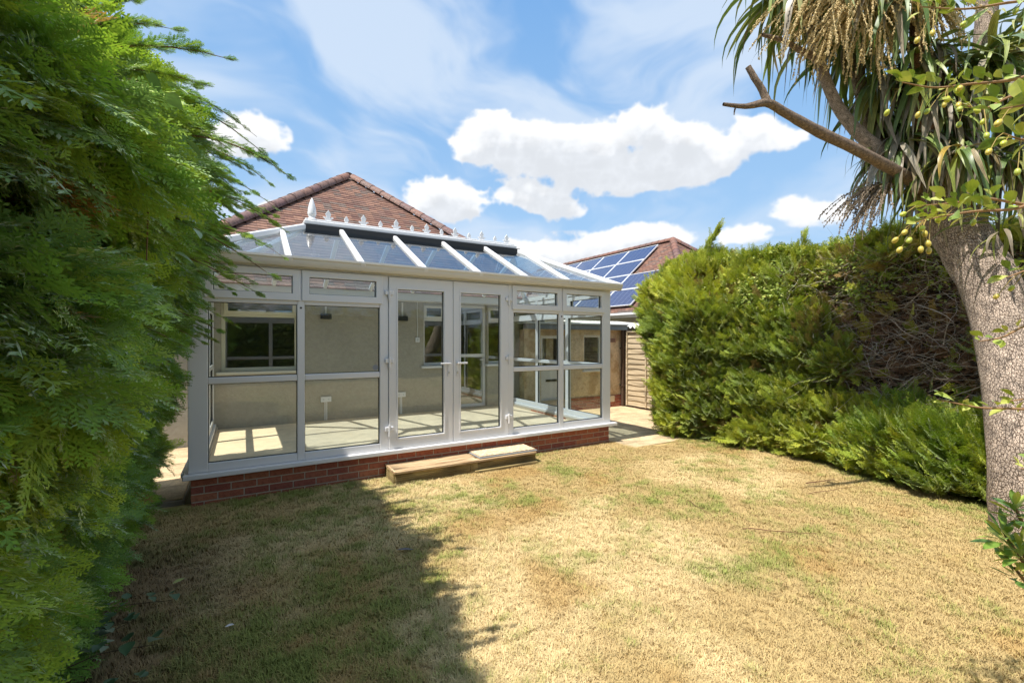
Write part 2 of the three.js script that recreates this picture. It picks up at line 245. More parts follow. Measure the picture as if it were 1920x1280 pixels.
// paving slabs on both sides of the conservatory
{
  const bed = structure('paving', bx(4.9, 7.98, -0.06, 0.006, -8.15, -4.9), mat([0.30, 0.26, 0.19], 1), 'sandy paving slabs beside the conservatory and fence');
  const r = rng(4); let z = -8.12, row = 0;
  while (z < -4.95) { const d = 0.6; let x = 5.0 - (row % 2) * 0.3; while (x < 7.9) { const w = 0.6, x0 = Math.max(4.98, x), x1 = Math.min(7.93, x + w - 0.008), z1 = Math.min(-4.9 + 0.02 * r(), z + d - 0.008); if (x1 - x0 > 0.08) { const o = part(bed, 'slab', bx(x0, x1, -0.02, 0.014 + r() * 0.005, z, z1, 0.006), M.pav[Math.floor(r() * 4)]); o.userData = {}; } x += w; } z += d; row++; }
  const b2 = structure('side_path', bx(-2.6, -0.52, -0.06, 0.004, -8.33, -5.6), mat([0.30, 0.26, 0.19], 1), 'narrow sunny paving left of the conservatory');
  for (let i = 0; i < 4; i++) for (let j = 0; j < 5; j++) part(b2, 'slab', bx(-2.58 + i * 0.515, -2.07 + i * 0.515 - 0.008, -0.02, 0.014 + r() * 0.005, -8.3 + j * 0.53, -7.78 + j * 0.53, 0.006), M.pav[Math.floor(r() * 4)]);
}

// ---------------------------------------------------------------- conservatory
const CON = thing('conservatory', 'white framed glass conservatory with hipped glass roof on a low brick wall', 'conservatory');
const FX0 = -0.46, FX1 = 4.95, FZ = -5.32, BZ = -8.35;
const ring = (s0, s1, y0, y1, a0, a1, b0, b1, n0, n1, bev = 0.004) => { // frame: outer limits, inner opening, depth
  const sh = new THREE.Shape([new THREE.Vector2(s0 + bev, y0 + bev), new THREE.Vector2(s1 - bev, y0 + bev), new THREE.Vector2(s1 - bev, y1 - bev), new THREE.Vector2(s0 + bev, y1 - bev)]);
  sh.holes.push(new THREE.Path([new THREE.Vector2(a0 - bev, b0 - bev), new THREE.Vector2(a0 - bev, b1 + bev), new THREE.Vector2(a1 + bev, b1 + bev), new THREE.Vector2(a1 + bev, b0 - bev)]));
  const g = new THREE.ExtrudeGeometry(sh, { depth: n1 - n0 - 2 * bev, bevelEnabled: bev > 0, bevelSize: bev, bevelThickness: bev, bevelSegments: 1 }); g.translate(0, 0, n0 + bev); return boxUV(g);
};
const paneGeo = (s0, s1, y0, y1, n) => { const g = new THREE.PlaneGeometry(s1 - s0, y1 - y0); g.translate((s0 + s1) / 2, (y0 + y1) / 2, n); return g; };
function glazed(g, a0, a1, b0, b1, n = -0.032, m = M.glass) { part(g, 'pane', paneGeo(a0, a1, b0, b1, n), m); part(g, 'gasket', ring(a0 - 0.004, a1 + 0.004, b0 - 0.004, b1 + 0.004, a0 + 0.007, a1 - 0.007, b0 + 0.007, b1 - 0.007, n - 0.022, n - 0.003, 0), M.gasket); }
// one bay of fixed lights and an opening toplight, in wall axes: s along, y up, n outwards
function bay(g, a0, a1) {
  part(g, 'bottom_rail', bx(a0, a1, 0.33, 0.41, -0.068, -0.002, 0.006), M.upvc);
  part(g, 'middle_rail', bx(a0, a1, 1.184, 1.249, -0.068, -0.002, 0.01), M.upvc);
  part(g, 'transom', bx(a0, a1, 1.996, 2.055, -0.068, -0.002, 0.006), M.upvc);
  glazed(g, a0, a1, 0.41, 1.184); glazed(g, a0, a1, 1.249, 1.996);
  part(g, 'toplight_sash', ring(a0 - 0.028, a1 + 0.028, 2.036, 2.366, a0 + 0.045, a1 - 0.045, 2.112, 2.294, 0.0005, 0.02), M.upvc);
  part(g, 'toplight_frame', ring(a0 - 0.004, a1 + 0.004, 2.055, 2.366, a0 + 0.045, a1 - 0.045, 2.112, 2.294, -0.06, -0.0005, 0), M.upvc);
  glazed(g, a0 + 0.045, a1 - 0.045, 2.112, 2.294, -0.012);
}
const post = (g, s0, s1, name = 'post') => part(g, name, bx(s0, s1, 0.33, 2.37, -0.07, 0, 0.006), M.upvc);
{
  const w = sub(CON, 'front_wall'); w.position.set(0, 0, FZ);
  part(w, 'sill', bx(FX0 - 0.04, FX1 + 0.09, 0.282, 0.329, -0.10, 0.065, 0.008), M.upvc);
  part(w, 'head', bx(FX0, FX1, 2.371, 2.42, -0.07, 0, 0.004), M.upvc);
  post(w, FX0, -0.30, 'corner_post'); post(w, 0.494, 0.567, 'mullion'); post(w, 1.367, 1.464, 'jamb'); post(w, 3.099, 3.181, 'jamb'); post(w, 3.959, 4.036, 'mullion'); post(w, 4.798, FX1, 'corner_post');
  bay(w, -0.30, 0.494); bay(w, 0.567, 1.367); bay(w, 3.181, 3.959); bay(w, 4.036, 4.798);
  for (const s of [0.53, 3.998]) part(w, 'drain_cap', new THREE.CylinderGeometry(0.011, 0.011, 0.006, 10).rotateX(Math.PI / 2).translate(s, 1.962, 0.003), M.black);
  part(w, 'vent_disc', new THREE.CylinderGeometry(0.032, 0.032, 0.006, 20).rotateX(Math.PI / 2).translate(1.322, 1.30, -0.026), mat([0.20, 0.22, 0.26], 0.5), 'small grey round disc on the glass');
  // french doors
  const leaf = (s0, s1, a0, a1, hs, ks, label) => {
    const d = sub(CON, 'french_door'); d.position.set(0, 0, FZ); d.userData.label = label;
    part(d, 'leaf_frame', ring(s0, s1, 0.337, 2.362, a0, a1, 0.456, 2.221, -0.058, 0.012, 0.005), M.upvc); glazed(d, a0, a1, 0.456, 2.221, -0.02);
    part(d, 'bead', ring(a0 - 0.02, a1 + 0.02, 0.436, 2.241, a0, a1, 0.456, 2.221, 0.0125, 0.018, 0.002), M.upvc);
    for (const y of [0.575, 1.375, 2.17]) part(d, 'hinge', join([bx(hs - 0.05, hs + 0.05, y - 0.026, y + 0.026, 0.0125, 0.034, 0.008), new THREE.CylinderGeometry(0.013, 0.013, 0.13, 10).translate(hs, y - 0.02, 0.03)]), M.upvc);
    part(d, 'handle', join([bx(ks - 0.016, ks + 0.016, 1.16, 1.36, 0.0125, 0.022, 0.004), new THREE.CylinderGeometry(0.01, 0.01, 0.05, 10).rotateX(Math.PI / 2).translate(ks, 1.325, 0.045), bx(hs < ks ? ks - 0.125 : ks - 0.012, hs < ks ? ks + 0.012 : ks + 0.125, 1.315, 1.337, 0.05, 0.066, 0.006)]), M.upvc);
    part(d, 'keyhole', new THREE.CylinderGeometry(0.009, 0.009, 0.012, 12).scale(1, 1, 1.9).rotateX(Math.PI / 2).translate(ks, 1.21, 0.025), M.metal);
  };
  leaf(1.468, 2.281, 1.576, 2.160, 1.470, 2.222, 'left leaf of the french door'); leaf(2.287, 3.095, 2.388, 2.972, 3.093, 2.338, 'right leaf of the french door');
  part(w, 'threshold', bx(1.464, 3.099, 0.329, 0.336, -0.06, 0.01), M.metal);
  // side walls
  const side = (name, px, turn) => {
    const g = sub(CON, name); g.position.set(px, 0, turn > 0 ? FZ - 0.072 : BZ + 0.01); g.rotation.y = turn * Math.PI / 2; const L = FZ - 0.072 - BZ - 0.01, e = [0, 0.96, 1.91, L];
    part(g, 'sill', bx(0.03, L, 0.282, 0.328, -0.10, 0.065, 0.008), M.upvc); part(g, 'head', bx(0, L, 2.371, 2.42, -0.07, 0, 0.004), M.upvc);
    const q = turn > 0 ? e : e.map(v => L - v).reverse();
    post(g, 0, 0.09, 'jamb'); post(g, q[1] - 0.037, q[1] + 0.037, 'mullion'); post(g, q[2] - 0.037, q[2] + 0.037, 'mullion'); post(g, L - 0.09, L, 'jamb');
    bay(g, 0.09, q[1] - 0.037); bay(g, q[1] + 0.037, q[2] - 0.037); bay(g, q[2] + 0.037, L - 0.09);
  };
  side('right_wall', FX1, 1); side('left_wall', FX0, -1);
  part(CON, 'floor', bx(FX0 + 0.12, FX1 - 0.12, 0.0, 0.235, BZ + 0.012, FZ - 0.13), M.floor);
}
{ // low brick wall under the frames
  const w = sub(CON, 'dwarf_wall'), r = rng(12), x0 = FX0 + 0.02, x1 = FX1 - 0.02, zf = FZ - 0.012;
  part(w, 'mortar', join([bx(x0 + 0.006, x1 - 0.006, -0.06, 0.281, zf - 0.10, zf - 0.006), bx(x1 - 0.10, x1 - 0.0065, -0.06, 0.281, BZ + 0.02, zf - 0.101), bx(x0 + 0.0065, x0 + 0.10, -0.06, 0.281, BZ + 0.02, zf - 0.101)]), M.mortar);
  const geos = {}; const brick = (len, head) => { const k = Math.round(len * 1000); return geos[k] || (geos[k] = boxUV(new RoundedBoxGeometry(len, 0.064, 0.1, 1, 0.004), 1)); };
  for (let c = 0; c < 5; c++) {
    const y = 0.281 - 0.047 - c * 0.075 + 0.0; if (y < -0.04) break;
    let x = x0 - (c % 2 ? 0.1125 : 0) ; while (x < x1 - 0.02) { const a = Math.max(x0, x), b = Math.min(x1, x + 0.215); if (b - a > 0.03) { const o = part(w, 'brick', brick(b - a), M.bricks[Math.floor(r() * r() * 5)]); o.position.set((a + b) / 2, y, zf - 0.05 + (r() - 0.5) * 0.003); } x += 0.225; }
    let z = BZ + 0.03 - (c % 2 ? 0.1125 : 0); while (z < zf - 0.13) { const a = Math.max(BZ + 0.03, z), b = Math.min(zf - 0.108, z + 0.215); if (b - a > 0.04) { const o = part(w, 'brick', brick(b - a), M.bricks[Math.floor(r() * 5)]); o.position.set(x1 - 0.05 + (r() - 0.5) * 0.003, y, (a + b) / 2); o.rotation.y = Math.PI / 2; } z += 0.225; }
  }
}
{ // gutters and glass roof
  const EY = 2.478, EZ = -5.245, EX0 = -0.535, EX1 = 5.025, EB = -7.95, RY = 3.15, RZ = -6.6, RX0 = 0.775, RX1 = 3.88;
  const prof = [[0, 2.415], [0.05, 2.388], [0.095, 2.392], [0.118, 2.42], [0.125, 2.455], [0.138, 2.468], [0.138, 2.49], [0.12, 2.49], [0, 2.476]];
  const gut = (L) => { const s = new THREE.Shape(prof.map(([a, b]) => new THREE.Vector2(a, b))); const g = new THREE.ExtrudeGeometry(s, { depth: L, bevelEnabled: false }); return boxUV(toCreasedNormals(g, 0.5)); };
  const roof = sub(CON, 'roof');
  const gm = M.upvcSoft;
  const gf = gut(EX1 - EX0 + 0.12); gf.rotateY(-Math.PI / 2); gf.translate(EX1 + 0.06, 0, FZ + 0.001); part(roof, 'gutter', gf, gm);
  const gr = gut(FZ - BZ - 0.42); gr.translate(FX1 + 0.001, 0, BZ + 0.4); part(roof, 'gutter', gr, gm);
  const gl = gut(FZ - BZ - 0.42); gl.rotateY(Math.PI); gl.translate(FX0 - 0.001, 0, FZ - 0.02); part(roof, 'gutter', gl, gm);
  const fy = z => EY + (RY - EY) * (EZ - z) / (EZ - RZ), ly = x => EY + (RY - EY) * (x - EX0) / (RX0 - EX0), ry = x => EY + (RY - EY) * (EX1 - x) / (EX1 - RX1), by = z => EY + (RY - EY) * (z - EB) / (RZ - EB);
  const topZ = x => x < RX0 ? lerp(EZ, RZ, (x - EX0) / (RX0 - EX0)) : x > RX1 ? lerp(EZ, RZ, (EX1 - x) / (EX1 - RX1)) : RZ;
  const backZ = x => x < RX0 ? lerp(EB, RZ, (x - EX0) / (RX0 - EX0)) : x > RX1 ? lerp(EB, RZ, (EX1 - x) / (EX1 - RX1)) : RZ;
  const xs = [EX0, 0.411, 1.15, 1.882, 2.621, 3.342, 4.062, EX1];
  const nf = V(0, EZ - RZ, RY - EY).normalize(), nb = V(0, RZ - EB, -(RY - EY)).normalize(), nl = V(-(RY - EY), RX0 - EX0, 0).normalize(), nr = V(RY - EY, EX1 - RX1, 0).normalize();
  for (let i = 0; i < xs.length - 1; i++) {
    const a = xs[i], b = xs[i + 1], top = [b, ...[RX1, RX0].filter(q => q > a && q < b), a];
    part(roof, 'pane', poly([V(a, fy(EZ) - 0.012, EZ), V(b, fy(EZ) - 0.012, EZ), ...top.map(x => V(x, fy(topZ(x)) - 0.012, topZ(x)))]), M.roofGlass);
    part(roof, 'pane', poly([...top.map(x => V(x, by(backZ(x)) - 0.012, backZ(x))).reverse(), V(b, EY - 0.012, EB), V(a, EY - 0.012, EB)]), M.roofGlass);
    if (i) {
      const ta = V(a, fy(topZ(a)), topZ(a)), q = V(a, fy(EZ + 0.045), EZ + 0.045);
      const gb = part(roof, 'glazing_bar', bar(q, ta, 0.062, 0.055, nf, 0.016), M.upvc); const dirn = ta.clone().sub(q).normalize();
      part(gb, 'end_cap', bar(q.clone().addScaledVector(dirn, -0.012), q.clone().addScaledVector(dirn, 0.03), 0.07, 0.066, nf, 0.016), M.upvc);
      part(roof, 'glazing_bar', bar(V(a, by(EB), EB), V(a, by(backZ(a)), backZ(a)), 0.062, 0.055, nb, 0.016), M.upvc);
    }
  }
  const zs = [EZ, -6.15, -7.05, EB];
  for (const [E, R, yf, n] of [[EX0, RX0, ly, nl], [EX1, RX1, ry, nr]]) {
    const tx = z => z > RZ ? lerp(E, R, (EZ - z) / (EZ - RZ)) : lerp(E, R, (z - EB) / (RZ - EB));
    for (let i = 0; i < 3; i++) {
      const a = zs[i], b = zs[i + 1], top = [b, ...(RZ < a && RZ > b ? [RZ] : []), a];
      part(roof, 'pane', poly([V(E, EY - 0.014, a), V(E, EY - 0.014, b), ...top.map(z => V(tx(z), yf(tx(z)) - 0.014, z))]), M.roofGlass);
      if (i) part(roof, 'glazing_bar', bar(V(E + (E < 0 ? -0.045 : 0.045), yf(E + (E < 0 ? -0.045 : 0.045)), a), V(tx(a), yf(tx(a)), a), 0.062, 0.055, n, 0.016), M.upvc);
    }
    part(roof, 'hip_bar', bar(V(E, EY, EZ).add(V(E < 0 ? -0.04 : 0.04, -0.018, 0.04)), V(R, RY, RZ), 0.085, 0.075, V(0, 1, 0), 0.02), M.upvc);
    part(roof, 'hip_bar', bar(V(E, EY, EB), V(R, RY, RZ), 0.085, 0.075, V(0, 1, 0), 0.02), M.upvc);
  }
  part(roof, 'ridge_dark_strip', bx(RX0 - 0.10, RX1 + 0.12, 3.02, 3.145, RZ - 0.13, RZ + 0.135, 0.01), M.black, 'dark strip under the white ridge');  // plain black box running along below the ridge body
  const rd = part(roof, 'ridge', join([bx(RX0 - 0.09, RX1 + 0.07, 3.1455, 3.20, RZ - 0.10, RZ + 0.10, 0.012), bx(RX0 - 0.07, RX1 + 0.05, 3.2, 3.235, RZ - 0.06, RZ + 0.06, 0.012)]), M.upvc);
  const fin = part(roof, 'finial', new THREE.LatheGeometry([[0.001, 0], [0.075, 0], [0.078, 0.03], [0.05, 0.045], [0.036, 0.06], [0.05, 0.085], [0.056, 0.11], [0.05, 0.17], [0.038, 0.23], [0.02, 0.29], [0.001, 0.325]].map(([a, b]) => new THREE.Vector2(a, b)), 20), M.upvc, 'tall pointed finial on the ridge end'); fin.position.set(RX0 + 0.02, 3.2, RZ);
  // cresting: diamonds with curled arms, alternating with small drops
  const big = new THREE.Shape(); big.moveTo(0, 0.15); big.lineTo(0.034, 0.098); big.quadraticCurveTo(0.02, 0.06, 0.024, 0.045); big.quadraticCurveTo(0.05, 0.065, 0.066, 0.05); big.quadraticCurveTo(0.045, 0.04, 0.022, 0.005); big.lineTo(-0.022, 0.005); big.quadraticCurveTo(-0.045, 0.04, -0.066, 0.05); big.quadraticCurveTo(-0.05, 0.065, -0.024, 0.045); big.quadraticCurveTo(-0.02, 0.06, -0.034, 0.098); big.lineTo(0, 0.15);
  const small = new THREE.Shape(); small.moveTo(0, 0.10); small.quadraticCurveTo(0.034, 0.055, 0.026, 0.035); small.lineTo(0.012, 0.015); small.lineTo(0.016, 0); small.lineTo(-0.016, 0); small.lineTo(-0.012, 0.015); small.lineTo(-0.026, 0.035); small.quadraticCurveTo(-0.034, 0.055, 0, 0.10);
  const ex = s => { const g = new THREE.ExtrudeGeometry(s, { depth: 0.008, bevelEnabled: true, bevelSize: 0.003, bevelThickness: 0.006, bevelSegments: 1, curveSegments: 5 }); g.translate(0, 0, -0.004); return g; };
  const gb = ex(big), gs = ex(small);
  for (let i = 0; i < 7; i++) { const o = part(roof, 'cresting', gb, M.upvc); o.position.set(1.0 + i * 0.468, 3.234, RZ); if (i < 6) { const s = part(roof, 'cresting', gs, M.upvc); s.position.set(1.236 + i * 0.47, 3.234, RZ); } }
}

// ---------------------------------------------------------------- bungalow behind the conservatory
const tileGeo = (() => { const g = new THREE.BoxGeometry(0.162, 0.013, 0.16); return boxUV(g, 1); })();
// plain tiles laid in courses on a sloping face: origin at the middle of the eaves, e along the eaves, u up the slope, n outwards
function tiling(parent, O, e, u, n, len, limits, seed, tones) {
  const r = rng(seed), mats = [], cols = [], m = new THREE.Matrix4(), c = new THREE.Color(); const tilt = 0.10; const uu = u.clone().addScaledVector(n, tilt * 0.0), rows = Math.floor(len / 0.1);
  const up = u.clone().multiplyScalar(Math.cos(tilt)).addScaledVector(n, -Math.sin(tilt)).normalize(), nn = n.clone().multiplyScalar(Math.cos(tilt)).addScaledVector(u, Math.sin(tilt)).normalize();
  for (let k = 0; k < rows; k++) { const s = 0.05 + k * 0.1; const [l0, l1] = limits(s); for (let x = l0 + (k % 2 ? 0.0825 : 0); x < l1; x += 0.165) { const p = O.clone().addScaledVector(e, x + 0.08).addScaledVector(u, s + 0.02).addScaledVector(n, 0.022 + (r() - 0.5) * 0.004); m.makeBasis(e, nn, V(0, 0, 0).crossVectors(e, nn)); m.setPosition(p); mats.push(m.clone()); const t = tones[Math.floor(r() * tones.length)], v = 0.85 + r() * 0.3; cols.push([t[0] * v, t[1] * v, t[2] * v]); } }
  const im = new THREE.InstancedMesh(tileGeo, M.tile, mats.length); mats.forEach((q, i) => { im.setMatrixAt(i, q); im.setColorAt(i, c.setRGB(...cols[i])); }); im.name = 'roof_tiles'; im.userData = { kind: 'stuff' }; shade(im); parent.add(im); return im;
}
const TONES = [[0.23, 0.115, 0.08], [0.26, 0.14, 0.10], [0.20, 0.11, 0.085], [0.28, 0.15, 0.105], [0.18, 0.09, 0.07], [0.17, 0.12, 0.10]];
const hipGeo = (() => { const g = new THREE.CylinderGeometry(0.134, 0.124, 0.34, 10, 1, true, -Math.PI / 2, Math.PI); const inner = new THREE.CylinderGeometry(0.11, 0.095, 0.34, 10, 1, true, -Math.PI / 2, Math.PI); const ends = []; return join([g, inner, new THREE.RingGeometry(0.11, 0.125, 10, 1, 0, Math.PI).rotateX(Math.PI / 2).translate(0, 0.17, 0).rotateY(0)]); })();
function hipTiles(parent, a, b, seed, up = V(0, 1, 0)) { const d = b.clone().sub(a), L = d.length(); d.normalize(); const s = V(0, 0, 0).crossVectors(d, up).normalize(), n = V(0, 0, 0).crossVectors(s, d), r = rng(seed); for (let k = 0; k * 0.31 < L - 0.26; k++) { const o = part(parent, 'hip_tile', hipGeo, M.hip[Math.floor(r() * 4)]); const m = new THREE.Matrix4().makeBasis(s.clone(), d.clone().negate(), n.clone()); m.setPosition(a.clone().addScaledVector(d, 0.17 + k * 0.31).addScaledVector(n, 0.02 + (r() - 0.5) * 0.006)); o.applyMatrix4(m); } }
{
  const HOUSE = thing('bungalow', 'cream rendered bungalow with red tiled hipped roof behind the conservatory', 'house');
  const x0 = -1.25, x1 = 5.8, H = 2.42, zb = -17.5; const sh = new THREE.Shape([new THREE.Vector2(x0, 0), new THREE.Vector2(x1, 0), new THREE.Vector2(x1, H), new THREE.Vector2(x0, H)]);
  const holes = [[-0.30, 0.80, 1.12, 2.30], [2.98, 3.46, 1.12, 2.33], [3.74, 4.36, 0.25, 2.33], [4.385, 4.80, 1.12, 2.33]];
  for (const [a, b, c, d] of holes) sh.holes.push(new THREE.Path([new THREE.Vector2(a, c), new THREE.Vector2(a, d), new THREE.Vector2(b, d), new THREE.Vector2(b, c)]));
  const back = new THREE.ExtrudeGeometry(sh, { depth: 0.26, bevelEnabled: false }); back.translate(0, 0, BZ - 0.26);
  const shellM = M.renderGrey;
  part(HOUSE, 'rear_wall', boxUV(back, 0.45), shellM);
  part(HOUSE, 'side_wall', boxUV(bx(x0, x0 + 0.26, 0, H, zb, BZ - 0.261), 0.45), shellM); part(HOUSE, 'side_wall', boxUV(bx(x1 - 0.26, x1, 0, H, zb, BZ - 0.261), 0.45), shellM); part(HOUSE, 'far_wall', bx(x0, x1, 0, H, zb - 0.26, zb - 0.001), shellM);
  part(HOUSE, 'room_floor', bx(x0 + 0.26, x1 - 0.26, 0.05, 0.24, zb, BZ - 0.262), mat([0.12, 0.09, 0.06], 0.8)); part(HOUSE, 'room_partition', bx(x0 + 0.27, x1 - 0.27, 0.24, H, -12.2, -12.1), mat([0.35, 0.33, 0.30], 0.9));
  part(HOUSE, 'ceiling', bx(x0, x1, H + 0.001, H + 0.08, zb, BZ - 0.001), mat([0.5, 0.5, 0.48], 0.9));
  holes.forEach(([a, b, c, d], i) => {
    const w = sub(HOUSE, i === 2 ? 'house_door' : 'window'); w.position.z = BZ - 0.10; const tr = i === 2 ? 1.30 : i === 0 ? 2.02 : 2.02, f = 0.055, cream = i === 0 ? mat([0.70, 0.67, 0.52], 0.4) : M.upvc;
    part(w, 'frame', join([ring(a, b, c, d, a + f, b - f, c + f, d - f, -0.06, 0.0), bx(a + f, b - f, tr - 0.03, tr + 0.03, -0.058, -0.002)]), cream);
    const y1 = tr - 0.03, y2 = tr + 0.03; if (i !== 2) { part(w, 'opener_frame', ring(a + f * 0.6, b - f * 0.6, y2 - 0.02, d - f * 0.6, a + f + 0.035, b - f - 0.035, y2 + 0.03, d - f - 0.035, 0.0005, 0.02), cream); }
    part(w, 'pane', paneGeo(a + f, b - f, c + f, y1, -0.03), M.houseGlass); part(w, 'pane', paneGeo(a + f, b - f, y2, d - f, -0.03), M.houseGlass);
    if (i !== 2) part(w, 'sill', bx(a - 0.06, b + 0.06, c - 0.045, c - 0.001, -0.07, 0.17, 0.008), i ? M.upvc : mat([0.62, 0.60, 0.52], 0.7));
    else part(w, 'handle', join([bx(b - 0.045, b - 0.02, 1.1, 1.3, 0.001, 0.01, 0.003), bx(b - 0.14, b - 0.025, 1.2, 1.22, 0.03, 0.045, 0.005)]), M.upvc);
  });
  // roof
  const p = 0.83, EY = 2.45, EZ = -7.95, ap = V(2.27, 2.45 + 0.83 * 3.85, -11.8), L = V(2.27 - 3.85, EY, EZ), R = V(2.27 + 3.85, EY, EZ), ap2 = V(2.27, ap.y, -14.2), L2 = V(L.x, EY, -18.0), R2 = V(R.x, EY, -18.0);
  const rf = sub(HOUSE, 'roof');
  part(rf, 'underlay', join([poly([L, R, ap]), poly([R, R2, ap2, ap]), poly([L2, L, ap, ap2]), poly([R2, L2, ap2])]), M.felt);
  part(rf, 'soffit', join([bx(L.x + 0.03, R.x - 0.03, 2.34, 2.365, BZ + 0.001, EZ - 0.02), bx(L.x + 0.02, R.x - 0.02, 2.33, 2.47, EZ - 0.0195, EZ + 0.003)]), M.upvcSoft);
  const u = V(0, p, -1).normalize(), n = V(0, 1, p).normalize(), sl = 3.85 * Math.hypot(1, p);
  tiling(rf, V(2.27, EY, EZ), V(1, 0, 0), u, n, sl, s => [-3.85 * (1 - s / sl) + 0.05, 3.85 * (1 - s / sl) - 0.12], 3, TONES);
  tiling(rf, V(R.x, EY, -12.9), V(0, 0, -1), V(-1, p, 0).normalize(), V(p, 1, 0).normalize(), sl, s => [-(4.95 - 3.85 * s / sl), 5.0 - 3.85 * s / sl], 4, TONES);
  hipTiles(rf, L, ap, 5); hipTiles(rf, R, ap, 6); hipTiles(rf, ap, ap2, 7);
}
{ // fittings on the house wall inside the conservatory
  const lamp = (x, label) => { const t = thing('wall_lamp', label, 'lamp', [x, 2.02, BZ], 'black lamps on the conservatory wall'); part(t, 'lamp_body', bx(-0.085, 0.085, -0.045, 0.045, 0.001, 0.09, 0.006), M.black); part(t, 'conduit', bx(-0.014, 0.014, 0.046, 0.30, 0.001, 0.018), M.upvc); };
  lamp(1.22, 'black box wall lamp beside the cream framed house window'); lamp(2.56, 'black box wall lamp seen through the left french door');
  const sock = (x, label) => { const t = thing('socket_box', label, 'socket', [x, 0.60, BZ], 'white sockets low on the conservatory wall'); part(t, 'face_plate', bx(-0.085, 0.085, -0.045, 0.045, 0.001, 0.04, 0.005), M.upvc); part(t, 'conduit', join([bx(-0.022, -0.006, -0.36, -0.046, 0.001, 0.016), bx(0.006, 0.022, -0.36, -0.046, 0.001, 0.016)]), M.upvc); for (const s of [-0.042, 0.042]) part(t, 'outlet', bx(s - 0.012, s + 0.012, -0.012, 0.012, 0.0405, 0.043), M.paleGrey); };
  sock(1.22, 'white double socket low on the wall right of the house window'); sock(2.53, 'white double socket low on the wall behind the left french door');
  const t = thing('light_switch', 'white switch box with a cable running up the conservatory wall', 'switch', [2.85, 1.62, BZ]); part(t, 'switch_box', bx(-0.04, 0.04, -0.045, 0.045, 0.001, 0.035, 0.005), M.upvc); part(t, 'cable', tube([V(0, 0.045, 0.012), V(0.006, 0.25, 0.012), V(-0.004, 0.5, 0.012), V(0, 0.74, 0.012)], [0.006, 0.006, 0.006, 0.006], 6), M.upvc); part(t, 'rocker', bx(-0.012, 0.012, -0.02, 0.02, 0.0355, 0.04), M.paleGrey);
}

